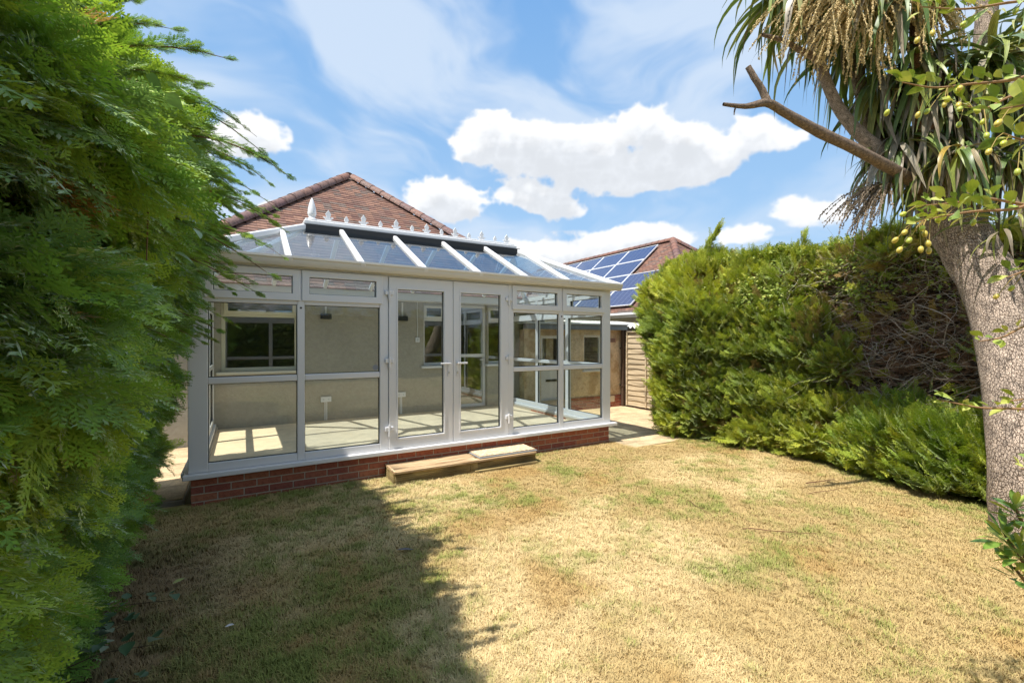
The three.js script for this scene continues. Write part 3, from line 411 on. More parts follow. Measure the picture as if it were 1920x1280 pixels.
// ---------------------------------------------------------------- outbuilding, fence, lean-to, neighbour
{
  const O = thing('outbuilding', 'low rendered outbuilding with a grey flat roof edge beside the fence', 'outbuilding');
  const x0 = 5.12, x1 = 7.93, z = -8.12, H = 1.85; const sh = new THREE.Shape([new THREE.Vector2(x0, 0), new THREE.Vector2(x1, 0), new THREE.Vector2(x1, H), new THREE.Vector2(x0, H)]);
  const hs = [[5.55, 6.22, 0.10, 1.72], [6.74, 7.30, 0.92, 1.74]]; for (const [a, b, c, d] of hs) sh.holes.push(new THREE.Path([new THREE.Vector2(a, c), new THREE.Vector2(a, d), new THREE.Vector2(b, d), new THREE.Vector2(b, c)]));
  const g = new THREE.ExtrudeGeometry(sh, { depth: 0.2, bevelEnabled: false }); g.translate(0, 0, z - 0.2); part(O, 'wall', boxUV(g, 0.5), M.renderOld);
  part(O, 'side_wall', join([bx(x1 - 0.2, x1, 0, H, -11, z - 0.201), bx(5.82, 6.02, 0, H, -11, z - 0.201), bx(6.021, x1 - 0.201, 0, H, -11, -10.8)]), M.renderOld);
  part(O, 'fascia', join([bx(x0 - 0.03, x1 + 0.06, 1.851, 1.965, z + 0.001, z + 0.13, 0.012)]), M.grey); part(O, 'roof', bx(x0 - 0.03, x1 + 0.07, 1.966, 2.0, -11.1, z + 0.16, 0.008), M.paleGrey);
  const dw = sub(O, 'white_door'); dw.position.z = z - 0.05; { const [a, b, c, d] = hs[0]; part(dw, 'frame', ring(a, b, c, d, a + 0.07, b - 0.07, c + 0.06, d - 0.07, -0.05, 0), M.upvc); part(dw, 'panel', bx(a + 0.07, b - 0.07, c + 0.06, 0.86, -0.04, -0.01), M.upvc); part(dw, 'rail', bx(a + 0.07, b - 0.07, 0.861, 0.95, -0.045, -0.004), M.upvc); part(dw, 'pane', paneGeo(a + 0.07, b - 0.07, 0.95, d - 0.07, -0.03), M.glass); part(dw, 'letter_plate', bx(a + 0.16, b - 0.16, 0.70, 0.75, -0.009, 0.0), M.black); }
  const ww = sub(O, 'window'); ww.position.z = z - 0.05; { const [a, b, c, d] = hs[1]; part(ww, 'frame', ring(a, b, c, d, a + 0.055, b - 0.055, c + 0.055, d - 0.055, -0.05, 0), M.upvc); part(ww, 'pane', paneGeo(a + 0.055, b - 0.055, c + 0.055, d - 0.055, -0.03), M.glass); part(ww, 'sill', bx(a - 0.04, b + 0.04, c - 0.04, c - 0.001, -0.05, 0.10, 0.006), M.upvc); }
  const v = part(O, 'air_brick', bx(7.50, 7.72, 1.56, 1.66, z + 0.001, z + 0.012), mat([0.40, 0.22, 0.16], 0.9)); for (let k = 0; k < 3; k++) part(v, 'slot', bx(7.52, 7.70, 1.575 + k * 0.028, 1.588 + k * 0.028, z + 0.0125, z + 0.014), M.black);
  const pl = sub(O, 'plinth'), r = rng(9); part(pl, 'mortar', bx(x0, x1 - 0.01, 0.015, 0.30, z + 0.001, z + 0.018), M.mortar);
  for (let c = 0; c < 4; c++) { let x = x0 + (c % 2 ? -0.1125 : 0); while (x < x1 - 0.05) { const a = Math.max(x0, x), b = Math.min(x1 - 0.012, x + 0.215); if (b - a > 0.05 && !(a < 6.22 && b > 5.55)) part(pl, 'brick', bx(a, b, 0.02 + c * 0.072, 0.084 + c * 0.072, z + 0.003, z + 0.026, 0.004), [M.bricks[3], M.bricks[1], M.bricks[4]][Math.floor(r() * 3)]); x += 0.225; } }
  part(O, 'vent_cover', bx(7.52, 7.66, 0.14, 0.29, z + 0.0265, z + 0.035, 0.004), mat([0.5, 0.43, 0.32], 0.8));
  const d = part(O, 'downpipe', bx(7.865, 7.93, 0.03, 1.85, z + 0.03, z + 0.095, 0.012), M.darkWood, 'dark brown square downpipe'); for (const y of [0.5, 1.4]) part(d, 'bracket', bx(7.85, 7.945, y, y + 0.03, z + 0.002, z + 0.102, 0.004), M.darkWood);
}
{ // waney lap fence panel
  const Fc = thing('fence_panel', 'weathered timber lap fence panel between the outbuilding and the right hedge', 'fence', [8.0, 0, 0]); const r = rng(31), z0 = -8.0, z1 = -6.1; 
  for (let k = 0; k < 14; k++) {
    const y = 0.06 + k * 0.124, n = 14, P = []; const sh = new THREE.Shape(); sh.moveTo(z0, y + 0.155); sh.lineTo(z1, y + 0.155); for (let i = n; i >= 0; i--) { const zz = lerp(z0, z1, i / n); sh.lineTo(zz, y + 0.012 * noise(zz * 2.6 + k * 3.7, k * 1.3) + 0.006 * noise(zz * 7, k)); }
    const g = new THREE.ExtrudeGeometry(sh, { depth: 0.009, bevelEnabled: false }); g.rotateY(-Math.PI / 2); g.applyMatrix4(new THREE.Matrix4().makeShear(0, 0, 0.0, 0, 0, 0)); const p = g.attributes.position; for (let i = 0; i < p.count; i++) p.setX(i, p.getX(i) - 0.026 * (1 - (p.getY(i) - y) / 0.155)); g.computeVertexNormals();
    const uv = new Float32Array(p.count * 2); for (let i = 0; i < p.count; i++) { uv[2 * i] = p.getZ(i) * 0.5; uv[2 * i + 1] = (p.getY(i) - y) * 4; } g.setAttribute('uv', new THREE.BufferAttribute(uv, 2)); part(Fc, 'board', g, M.fence[Math.floor(r() * 4)]);
  }
  for (const z of [z0 + 0.02, z0 + 0.62, z0 + 1.24, z1 - 0.03]) part(Fc, 'batten', bx(-0.062, -0.034, 0.05, 1.80, z - 0.02, z + 0.02, 0.004), M.fence[1]);
  part(Fc, 'capping', bx(-0.065, 0.03, 1.80, 1.825, z0, z1, 0.004), M.fence[2]); part(Fc, 'gravel_board', bx(-0.02, 0.01, 0, 0.06, z0, z1), M.darkWood);
  part(Fc, 'post', bx(-0.07, 0.03, 0, 1.9, z1 + 0.002, z1 + 0.1, 0.006), M.fence[0]); part(Fc, 'post', bx(-0.05, 0.05, 0, 1.86, z0 - 0.1, z0 - 0.002, 0.006), M.darkWood);
}
{
  const S = thing('lean_to', 'lean-to with a pale corrugated roof edge showing above the fence', 'lean-to'); const n = 90, P = [], I = []; for (let i = 0; i <= n; i++) { const x = 8.02 + i / n * 2.1, y = 1.93 + 0.026 * Math.sin(x * 2 * Math.PI / 0.146); for (const [zz, dy] of [[-8.05, 0], [-10.6, 0.25]]) P.push(x, y + dy, zz, x, y + dy - 0.012, zz); } for (let i = 0; i < n; i++) { const a = i * 4, b = a + 4; I.push(a, b, a + 2, b, b + 2, a + 2, a + 1, a + 3, b + 1, b + 1, a + 3, b + 3, a, a + 1, b, a + 1, b + 1, b); }
  const g = new THREE.BufferGeometry(); g.setAttribute('position', new THREE.Float32BufferAttribute(P, 3)); g.setIndex(I); g.computeVertexNormals(); boxUV(g); part(S, 'corrugated_sheet', g, mat([0.55, 0.54, 0.51], 0.8)); part(S, 'wall', bx(8.06, 10.1, 0, 1.86, -10.6, -8.25), M.renderOld); part(S, 'beam', bx(8.03, 10.1, 1.80, 1.895, -8.2, -8.12), M.darkWood);
}
{
  const N = thing('neighbour_house', 'neighbouring house with red tiled hip roof covered in solar panels', 'house');
  const EX = 10.5, EY = 2.49, RX = 13.87, RY = 5.32, AZ = -11.54, hw = 3.37, FZ2 = AZ + hw, ZB = -24, p = (RY - EY) / hw;
  part(N, 'wall', join([boxUV(bx(EX + 0.35, RX + hw - 0.35, 0, EY + 0.06, ZB, FZ2 - 0.35), 0.5)]), M.render);
  const rf = sub(N, 'roof'); const L = V(EX, EY, FZ2), R = V(RX + hw, EY, FZ2), A = V(RX, RY, AZ), B = V(RX, RY, ZB + hw), L2 = V(EX, EY, ZB), R2 = V(RX + hw, EY, ZB);
  part(rf, 'underlay', join([poly([L, R, A]), poly([R, R2, B, A]), poly([L2, L, A, B]), poly([R2, L2, B])]), M.felt);
  const sl = hw * Math.hypot(1, p), u = V(1, p, 0).normalize(), n = V(-p, 1, 0).normalize();
  tiling(rf, V(RX, EY, FZ2), V(1, 0, 0), V(0, p, -1).normalize(), V(0, 1, p).normalize(), sl, s => [-hw * (1 - s / sl) + 0.05, hw * (1 - s / sl) - 0.12], 13, TONES);
  tiling(rf, V(EX, EY, FZ2), V(0, 0, 1), u, n, sl, s => [-13, -hw * s / sl - 0.1], 14, TONES);
  hipTiles(rf, L, A, 15); hipTiles(rf, R, A, 16); hipTiles(rf, A, B, 17);
  part(N, 'gutter', bx(EX - 0.10, EX + 0.01, EY - 0.09, EY - 0.01, ZB, FZ2, 0.02), M.upvc); part(N, 'fascia', bx(EX + 0.011, EX + 0.04, EY - 0.16, EY + 0.02, ZB, FZ2), M.upvcSoft); part(N, 'front_gutter', bx(EX - 0.1, RX + hw + 0.1, EY - 0.09, EY - 0.01, FZ2 + 0.002, FZ2 + 0.1, 0.02), M.upvc); part(N, 'soffit', bx(EX + 0.041, RX + hw, EY - 0.12, EY - 0.10, ZB, FZ2), M.upvcSoft);
  const pw = 1.5, ph = 0.98, fr = ring(0, pw - 0.02, 0, ph - 0.02, 0.028, pw - 0.048, 0.028, ph - 0.048, 0, 0.04, 0.002), cg = new THREE.PlaneGeometry(pw - 0.076, ph - 0.076).translate(pw / 2 - 0.01, ph / 2 - 0.01, 0.03);
  const e = V(0, 0, 1); const m = new THREE.Matrix4();
  for (let row = 0; row < 4; row++) for (let c = 0; c < 6; c++) { const s = 0.22 + row * ph, z1 = -11.95 + (row < 2 ? pw * (row === 0 ? 1 : 1) : 0); const g = sub(N, 'solar_panel'); m.makeBasis(e, u, V(0, 0, 0).crossVectors(e, u)); m.setPosition(V(EX, EY, 0).addScaledVector(u, s).addScaledVector(n, 0.10).setZ(z1 - (c + 1) * pw + 0)); g.applyMatrix4(m); part(g, 'frame', fr, M.alu); part(g, 'cells', cg, M.cell); }
}
//@@OBJECTS
// ---------------------------------------------------------------- foliage pieces
class Kites { // many thin tapered blades in one geometry
  constructor() { this.P = []; this.N = []; this.C = []; this.I = []; this.colored = false; }
  add(a, d, len, w, n, bend = 0, wpos = 0.4) { // from a along d, width w across, flat side towards n
    const s = V(0, 0, 0).crossVectors(d, n).normalize(), b = this.P.length / 3, m = a.clone().addScaledVector(d, len * wpos).addScaledVector(n, bend * len * 0.3), t = a.clone().addScaledVector(d, len).addScaledVector(n, bend * len);
    for (const q of [a, m.clone().addScaledVector(s, w / 2), m.clone().addScaledVector(s, -w / 2), t]) this.P.push(q.x, q.y, q.z); for (let i = 0; i < 4; i++) this.N.push(n.x, n.y, n.z); this.I.push(b, b + 1, b + 2, b + 1, b + 3, b + 2);
  }
  build() { const g = new THREE.BufferGeometry(); g.setAttribute('position', new THREE.Float32BufferAttribute(this.P, 3)); g.setAttribute('normal', new THREE.Float32BufferAttribute(this.N, 3)); g.setIndex(this.I); return g; }
}
// feathery flat spray of a cypress: lies along +z, flat side +y, tip drooping or rising
function cypressSpray(seed, L, wid, sideN, subN, droop, fat) {
  const r = rng(seed), k = new Kites(), up = V(0, 1, 0);
  const axis = t => V(0.06 * L * Math.sin(t * 2 + seed), droop * L * t * t, L * t);
  for (let i = 0; i < 5; i++) { const a = axis(i / 5), b = axis((i + 1) / 5), d = b.clone().sub(a), l = d.length(); d.normalize(); k.add(a, d, l * 1.15, fat * 0.8, up, 0, 0.3); }
  for (let i = 0; i < sideN; i++) {
    const t = 0.08 + 0.9 * (i + r() * 0.5) / sideN, s = i % 2 ? 1 : -1, ang = (0.5 + r() * 0.3) * s, len = wid * Math.pow(1 - t, 0.62) * (0.65 + r() * 0.55) + 0.018, tilt = (r() - 0.5) * 0.7;
    const a = axis(t), d = V(Math.sin(ang), droop * t * 0.9 + tilt * 0.45, Math.cos(ang)).normalize(), n = V(-tilt * s * 0.6, 1, (r() - 0.5) * 0.5).normalize();
    k.add(a, d, len, fat * 0.75, n, -0.05, 0.4);
    const m = Math.max(2, Math.round(subN * len / wid));
    for (let j = 0; j < m; j++) { const q = 0.12 + 0.82 * (j + r() * 0.4) / m, s2 = j % 2 ? 1 : -1, a2 = ang + s2 * (0.5 + r() * 0.35), l2 = 0.011 + 0.20 * len * (1 - q) * (0.6 + r() * 0.6); k.add(a.clone().addScaledVector(d, len * q), V(Math.sin(a2), d.y + (r() - 0.5) * 0.5, Math.cos(a2)).normalize(), l2, fat, V((r() - 0.5) * 0.7, 1, (r() - 0.5) * 0.7).normalize(), (r() - 0.5) * 0.2, 0.45); }
  }
  return k.build();
}
// a small ovate leaf along +z, folded along its middle
function leafGeo(L, W, fold = 0.25, curl = -0.2, wpos = 0.45, tip = 0.25) {
  const P = [], I = [], n = 5, prof = t => W / 2 * Math.pow(Math.sin(Math.PI * Math.pow(t, Math.log(0.5) / Math.log(wpos))), 0.8 + tip * 0.6);
  for (let i = 0; i <= n; i++) { const t = i / n, w = i === 0 || i === n ? 0.0005 : prof(t), y = curl * L * t * t; P.push(-w, y + w * fold * 2, L * t, 0, y, L * t, w, y + w * fold * 2, L * t); }
  for (let i = 0; i < n; i++) for (let k = 0; k < 2; k++) { const a = i * 3 + k; I.push(a, a + 3, a + 1, a + 1, a + 3, a + 4); }
  const g = new THREE.BufferGeometry(); g.setAttribute('position', new THREE.Float32BufferAttribute(P, 3)); g.setIndex(I); g.computeVertexNormals(); return boxUV(g);
}
const aim = (d, roll, up = V(0, 1, 0)) => { const z = d.clone().normalize(); let x = V(0, 0, 0).crossVectors(up, z); if (x.lengthSq() < 1e-4) x = V(1, 0, 0); x.normalize(); const y = V(0, 0, 0).crossVectors(z, x); const m = new THREE.Matrix4().makeBasis(x, y, z); return m.multiply(new THREE.Matrix4().makeRotationZ(roll)); };
class Scatter { // copies of several pieces with their own turn, size and tint
  constructor() { this.list = []; }
  put(kind, p, d, roll, scale, c, up) { this.list.push([kind, p, aim(d, roll, up).scale(V(scale, scale, scale)).setPosition(p), c]); }
  build(parent, name, geos, m) { geos.forEach((g, k) => { const l = this.list.filter(q => q[0] === k); if (!l.length) return; const im = new THREE.InstancedMesh(g, m, l.length); l.forEach((q, i) => { im.setMatrixAt(i, q[2]); im.setColorAt(i, q[3]); }); im.name = name; im.userData = { kind: 'stuff' }; shade(im); parent.add(im); }); }
}
const mixc = (a, b, t) => [lerp(a[0], b[0], t), lerp(a[1], b[1], t), lerp(a[2], b[2], t)];
const col = (c, v = 1) => new THREE.Color().setRGB(c[0] * v, c[1] * v, c[2] * v);
// the dense inside of a hedge: a lumpy closed body following the profile, drawn in by depth
function hedgeCore(profile, zs, backX, top, seed, lump = 0.10) {
  const P = [], I = [], nz = zs.length; let w = 0;
  for (const z of zs) { const pr = profile(z), row = []; for (const [x, y] of pr) row.push([x + lump * fbm(z * 3 + seed, y * 3, x, 3), y + lump * 0.6 * fbm(z * 3, y * 3 + seed, x, 3)]); row.push([backX, row[row.length - 1][1]]); row.push([backX, 0]); row.push([row[0][0], 0]); w = row.length; for (const [x, y] of row) P.push(x, y, z); }
  for (let i = 0; i < nz - 1; i++) for (let k = 0; k < w - 1; k++) { const a = i * w + k, b = a + w; I.push(a, b, a + 1, a + 1, b, b + 1); }
  for (const i of [0, nz - 1]) for (let k = 1; k < w - 1; k++) I.push(i * w, i * w + k, i * w + k + 1);
  const g = new THREE.BufferGeometry(); g.setAttribute('position', new THREE.Float32BufferAttribute(P, 3)); g.setIndex(I); g.computeVertexNormals(); return boxUV(g);
}
const range = (a, b, n) => Array.from({ length: n + 1 }, (_, i) => lerp(a, b, i / n));

// ---------------------------------------------------------------- tall cypress hedge on the left
const TAB_L = [[0, -0.98], [0.25, -0.86], [0.6, -0.78], [1, -0.69], [1.6, -0.55], [2.2, -0.40], [2.5, -0.31], [2.75, -0.31], [3.0, -0.44], [3.3, -0.76], [3.6, -1.2], [3.8, -1.8]];
const faceL = (y, z) => table(TAB_L, y * (1 + 0.17 * sstep(-3.4, -1.6, z))) - 0.085 + 0.05 * sstep(1.4, 0.2, y) + 0.16 * fbm(z * 1.3 + 5, y * 1.3, 2.1, 3) - sstep(-1.7, -0.6, z) * 0.28 - sstep(-4.4, -6.2, z) * 0.22 * (0.4 + y * 0.3);
{
  const Hd = thing('cypress_hedge', 'tall dense green cypress hedge filling the left side of the garden', 'hedge');
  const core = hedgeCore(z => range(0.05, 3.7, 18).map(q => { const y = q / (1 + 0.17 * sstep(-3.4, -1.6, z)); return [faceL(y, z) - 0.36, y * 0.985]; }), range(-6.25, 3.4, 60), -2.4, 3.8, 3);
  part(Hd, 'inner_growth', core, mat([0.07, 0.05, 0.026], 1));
  const sprays = [cypressSpray(1, 0.19, 0.085, 17, 11, -0.20, 0.0064), cypressSpray(2, 0.16, 0.08, 15, 11, -0.05, 0.0062), cypressSpray(3, 0.23, 0.08, 19, 10, -0.30, 0.0062), cypressSpray(4, 0.20, 0.09, 18, 14, 0.08, 0.0058)];
  const S = new Scatter(), D = new Scatter(), r = rng(101);
  const nrm = (y, z) => { const e = 0.08, dy = (faceL(y + e, z) - faceL(y - e, z)) / (2 * e), dz = (faceL(y, z + e) - faceL(y, z - e)) / (2 * e); return V(1, -dy, -dz).normalize(); };
  const deep = [0.13, 0.265, 0.024], mid = [0.23, 0.41, 0.03], lime = [0.43, 0.55, 0.045], blue = [0.17, 0.31, 0.085], rust = [0.40, 0.20, 0.06];
  let n = 0;
  while (n < 40000) {
    const z = r() < 0.86 ? -6.1 + r() * 5.6 : -0.5 + r() * 3.6, y = 0.10 + Math.pow(r(), 0.92) * 3.68; const nn = nrm(y, z), depth = Math.pow(r(), 1.5) * 0.30, dx = 0;
    if (y > 3.75 / (1 + 0.17 * sstep(-3.4, -1.6, z))) continue; const clump = fbm(z * 3.4, y * 4.6, 7.3, 3), tone = fbm(z * 1.1 + 9, y * 1.1, 3.1, 3), x = faceL(y, z) - depth + clump * 0.34 - 0.03;
    if (clump < -0.14 && depth < 0.2 && r() < 0.85) continue;
    const d = nn.clone().multiplyScalar(1).add(V(0.15, (r() - 0.55) * 0.75 - 0.05, (r() - 0.5) * 1.25 + 0.12));
    let c = mixc(deep, mid, clamp(0.45 + tone * 1.3 + (r() - 0.5) * 0.7)); c = mixc(c, lime, clamp((r() - 0.5) * 0.9 + tone * 1.1)); if (r() < 0.18) c = mixc(c, blue, 0.7);
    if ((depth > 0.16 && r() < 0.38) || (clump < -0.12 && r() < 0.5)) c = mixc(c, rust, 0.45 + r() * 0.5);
    if (r() < 0.68) { const dd = nn.clone().multiplyScalar(0.5).add(V(0, -0.25 + (r() - 0.5) * 0.9, (r() - 0.5) * 1.9 + 0.25)); S.put(Math.floor(r() * 4), V(x, y, z), dd, (r() - 0.5) * 0.9, 0.7 + r() * 0.6, col(c, 0.8 + r() * 0.45), nn.clone().add(V(0, 0.35, 0.3))); } else S.put(Math.floor(r() * 4), V(x, y, z), d, (r() - 0.5) * 2.0, 0.75 + r() * 0.6, col(c, 0.8 + r() * 0.45)); n++;
  }
  // long whippy shoots standing out of the top and the face
  const W = new Scatter(); const shoots = [];
  for (let k = 0; k < 110; k++) {
    const z = -5.6 + r() * 3.6, y = 1.8 + r() * 1.35, b = V(faceL(y, z) - 0.15, y, z), d = nrm(y, z).add(V(0.25, 0.2 * r(), (r() - 0.5) * 0.9)).normalize(), L = 0.30 + r() * 0.32 + (k % 9 === 0 ? 0.22 : 0), pts = []; for (let i = 0; i <= 6; i++) { const t = i / 6; pts.push(b.clone().addScaledVector(d, L * t).add(V(0, -0.32 * L * t * t, 0))); }
    shoots.push(tube(pts, [0.006, 0.005, 0.0045, 0.004, 0.003, 0.002, 0.001], 4)); for (let i = 2; i <= 6; i++) for (let q = 0; q < 5; q++) { const t = clamp((i + r() - 0.7) / 6, 0, 0.96), p = b.clone().addScaledVector(d, L * t).add(V(0, -0.32 * L * t * t, 0)); const dd = d.clone().add(V(0, -0.55 * t, 0)).add(V((r() - 0.5) * 0.9, (r() - 0.5) * 0.7, (r() - 0.5) * 0.9).multiplyScalar(1.1 - 0.8 * t)); S.put(3, p, dd, (r() - 0.5) * 2, (0.32 + r() * 0.3) * (1.3 - 0.8 * t), col(mixc(mid, r() < 0.5 ? lime : deep, r() * 0.7), 0.9)); }
  }
  for (let k = 0; k < 34; k++) { // long drooping branch ends
    const far = k < 20, z = far ? -3.0 - r() * 1.7 : -5.2 + r() * 4.6, y = 2.35 + r() * 0.75, b = V(faceL(y, z) - 0.1, y, z), d = V(1, 0.30 + r() * 0.25, (r() - 0.6) * 0.7).normalize(), L = (far ? 0.45 + r() * 0.5 : 0.36 + r() * 0.25), P = t => b.clone().addScaledVector(d, L * t).add(V(0, -0.55 * L * t * t, 0)), pts = range(0, 1, 7).map(P);
    shoots.push(tube(pts, spreadR([0.008, 0.005, 0.0012], 7), 4));
    for (let i = 0; i < 30; i++) { const t = 0.1 + 0.88 * r(), sd = r() < 0.5 ? 1 : -1, dd = P(Math.min(1, t + 0.1)).sub(P(t - 0.1)).normalize().add(V((r() - 0.5) * 0.5, (r() - 0.5) * 0.6, sd * (0.25 + r() * 0.5)).multiplyScalar(1 - 0.75 * t)); S.put(3, P(t), dd, (r() - 0.5) * 2.4, (0.35 + r() * 0.35) * (1.3 - 0.85 * t), col(mixc(mid, r() < 0.5 ? lime : deep, r() * 0.7), 0.9)); }
  }
  S.build(Hd, 'foliage', sprays, leafMat([1, 1, 1], 0.38));
  part(Hd, 'shoot_stems', join(shoots), mat([0.16, 0.09, 0.045], 0.9)).userData.kind = 'stuff';
  // brown twigs inside
  const tw = []; for (let k = 0; k < 420; k++) { const z = -6 + r() * 6, y = 0.2 + r() * 3.2, b = V(faceL(y, z) - 0.36, y, z), d = V(1, (r() - 0.4) * 0.9, (r() - 0.5) * 1.6).normalize(), L = 0.25 + r() * 0.25; tw.push(tube([b, b.clone().addScaledVector(d, L * 0.5).add(V(0, 0.02, 0)), b.clone().addScaledVector(d, L)], [0.006, 0.004, 0.0015], 4)); }
  part(Hd, 'twigs', join(tw), mat([0.15, 0.085, 0.045], 0.95)).userData.kind = 'stuff';
}

// ---------------------------------------------------------------- long hedge on the right, with a bare patch and a climber over its top
const baseR = z => table([[-6.4, 6.45], [-5.4, 6.22], [-4.9, 6.18], [-4.2, 6.45], [-3.5, 6.66], [-2.6, 6.55], [-1.4, 6.5], [0.5, 6.6], [3, 6.6]], z);
const TAB_R = [[0, 0.10], [0.3, -0.10], [0.9, -0.02], [1.6, 0.08], [2.2, 0.20], [2.6, 0.42], [2.85, 0.75], [3.0, 1.25]];
const topR = z => 0.20 * fbm(z * 2.1, 3.3, 1.1, 3) + table([[-6.4, 2.95], [-5.4, 3.05], [-4, 2.95], [-2.5, 2.95], [-1.2, 2.75], [1, 2.7], [3, 2.7]], z);
const bare = (y, z) => sstep(-3.2, -2.7, z + 0.3 * noise(y * 2.2, 4) + 0.45 * sstep(1.1, 1.9, y)) * sstep(0.2, -0.5, z) * sstep(0.5, 0.8, y + 0.15 * noise(z * 2, 1)) * sstep(2.9, 2.55, y + 0.2 * noise(z * 2.4, 8));
const faceR = (y, z) => baseR(z) + table(TAB_R, y * 3.0 / topR(z)) + 0.22 * fbm(z * 1.4 + 15, y * 1.5, 6.1, 3) + bare(y, z) * 0.30;
const endZ = y => -5.35 - 0.85 * sstep(0.2, 2.4, y);
{
  const Hd = thing('conifer_hedge', 'sunlit yellow green conifer hedge along the right side with a bare twiggy patch', 'hedge'), r = rng(202);
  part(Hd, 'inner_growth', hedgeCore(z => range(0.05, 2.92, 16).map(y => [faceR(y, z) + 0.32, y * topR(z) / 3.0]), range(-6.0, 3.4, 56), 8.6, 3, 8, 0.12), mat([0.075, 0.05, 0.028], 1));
  const sprays = [cypressSpray(11, 0.20, 0.075, 17, 10, 0.12, 0.0072), cypressSpray(12, 0.17, 0.08, 15, 10, 0.0, 0.0072), cypressSpray(13, 0.25, 0.07, 20, 9, 0.22, 0.0072), cypressSpray(14, 0.15, 0.075, 14, 10, 0.1, 0.0074)];
  const S = new Scatter(), Lv = new Scatter();
  const deep = [0.17, 0.25, 0.018], mid = [0.33, 0.40, 0.024], lime = [0.54, 0.55, 0.04], rust = [0.34, 0.20, 0.07], ivy = [0.26, 0.33, 0.045];
  const nrm = (y, z) => { const e = 0.08, dy = (faceR(y + e, z) - faceR(y - e, z)) / (2 * e), dz = (faceR(y, z + e) - faceR(y, z - e)) / (2 * e); return V(-1, dy, dz).normalize(); };
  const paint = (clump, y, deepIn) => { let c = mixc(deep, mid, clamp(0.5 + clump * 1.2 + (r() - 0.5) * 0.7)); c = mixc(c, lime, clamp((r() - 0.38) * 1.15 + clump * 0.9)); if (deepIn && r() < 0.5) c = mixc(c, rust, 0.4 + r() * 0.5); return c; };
  let n = 0;
  while (n < 30000) {
    const z = r() < 0.93 ? -6.2 + r() * 5.9 : r() * 3.3, y = 0.06 + r() * 2.92 * topR(z) / 3; if (z < endZ(y)) continue; const clump = fbm(z * 3.2 + 30, y * 4.2, 1.3, 3), bz = bare(y, z); if (clump < -0.13 && r() < 0.82) { n += 0.2; continue; } if (r() < bz * 0.965) { n += 0.3; continue; }
    const climber = sstep(1.85, 2.25, y + 0.3 * noise(z * 2.2, 3)) * sstep(-4.9, -4.2, z); if (r() < climber * 0.8) { n += 0.3; continue; }
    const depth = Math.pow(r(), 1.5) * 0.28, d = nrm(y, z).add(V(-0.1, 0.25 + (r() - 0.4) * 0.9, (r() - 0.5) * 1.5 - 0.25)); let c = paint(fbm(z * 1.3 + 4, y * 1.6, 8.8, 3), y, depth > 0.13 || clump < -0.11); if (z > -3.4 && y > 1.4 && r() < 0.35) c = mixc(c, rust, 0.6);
    { const q = V(faceR(y, z) + depth - clump * 0.40 + 0.03, y, z), nn = nrm(y, z); if (r() < 0.62) S.put(Math.floor(r() * 4), q, nn.clone().multiplyScalar(0.55).add(V(0, 0.45 + (r() - 0.5) * 1.1, (r() - 0.5) * 1.8 - 0.35)), (r() - 0.5) * 1.0, 0.65 + r() * 0.7, col(c, 0.8 + r() * 0.45), nn.clone().add(V(0, 0.5, 0.2))); else S.put(Math.floor(r() * 4), q, d, (r() - 0.5) * 2.2, 0.7 + r() * 0.7, col(c, 0.8 + r() * 0.45)); } n++;
  }
  for (let k = 0; k < 6500; k++) { // far end and top
    if (r() < 0.55) { const y = 0.08 + r() * 2.8, x = 6.3 + r() * 1.6, z = endZ(y) + 0.1 * noise(x * 3, y * 3) + r() * 0.2; if (x < faceR(y, z)) continue; S.put(Math.floor(r() * 4), V(x, y, z), V(-0.5 + (r() - 0.5) * 0.8, 0.35 + (r() - 0.4) * 0.8, -0.9), (r() - 0.5) * 2, 0.8 + r() * 0.5, col(paint(fbm(x * 2, y * 3, 2, 3), y, false), 0.85 + r() * 0.4)); }
    else { const z = -6.1 + r() * 6, x = baseR(z) + 0.7 + r() * 1.1, y = topR(z) - 0.10 + 0.1 * noise(x * 2, z * 2); S.put(Math.floor(r() * 4), V(x, y, z), V(-0.6 + (r() - 0.5) * 0.9, 0.8, (r() - 0.5) * 1.4), (r() - 0.5) * 2, 0.7 + r() * 0.5, col(paint(0.1, y, false), 0.85 + r() * 0.4)); }
  }
  // a leader standing up above the hedge
  const leader = (b, d, L, m) => { for (let i = 0; i < m; i++) { const t = i / m, p = b.clone().addScaledVector(d, L * t).add(V((r() - 0.5) * 0.16 * (1 - t), 0, (r() - 0.5) * 0.16 * (1 - t))); S.put(Math.floor(r() * 4), p, d.clone().add(V((r() - 0.5) * 0.9, (r() - 0.5) * 0.4, (r() - 0.5) * 0.9)), (r() - 0.5) * 2.5, 0.55 + r() * 0.4, col(paint(0.15, 3, false), 0.9 + r() * 0.3)); } };
  leader(at(1290, 530, 8.0), V(0.28, 0.75, 0.28).normalize(), 1.0, 170); leader(at(1255, 560, 8.2), V(-0.1, 0.8, -0.2).normalize(), 0.5, 60); leader(at(1500, 480, 6.6), V(0.1, 0.9, 0.1).normalize(), 0.3, 24);
  S.build(Hd, 'foliage', sprays, leafMat([1, 1, 1], 0.38));
  // climber leaves over the top
  const lg = [leafGeo(0.042, 0.03, 0.2, -0.2), leafGeo(0.055, 0.036, 0.15, -0.3), leafGeo(0.034, 0.028, 0.3, -0.1)];
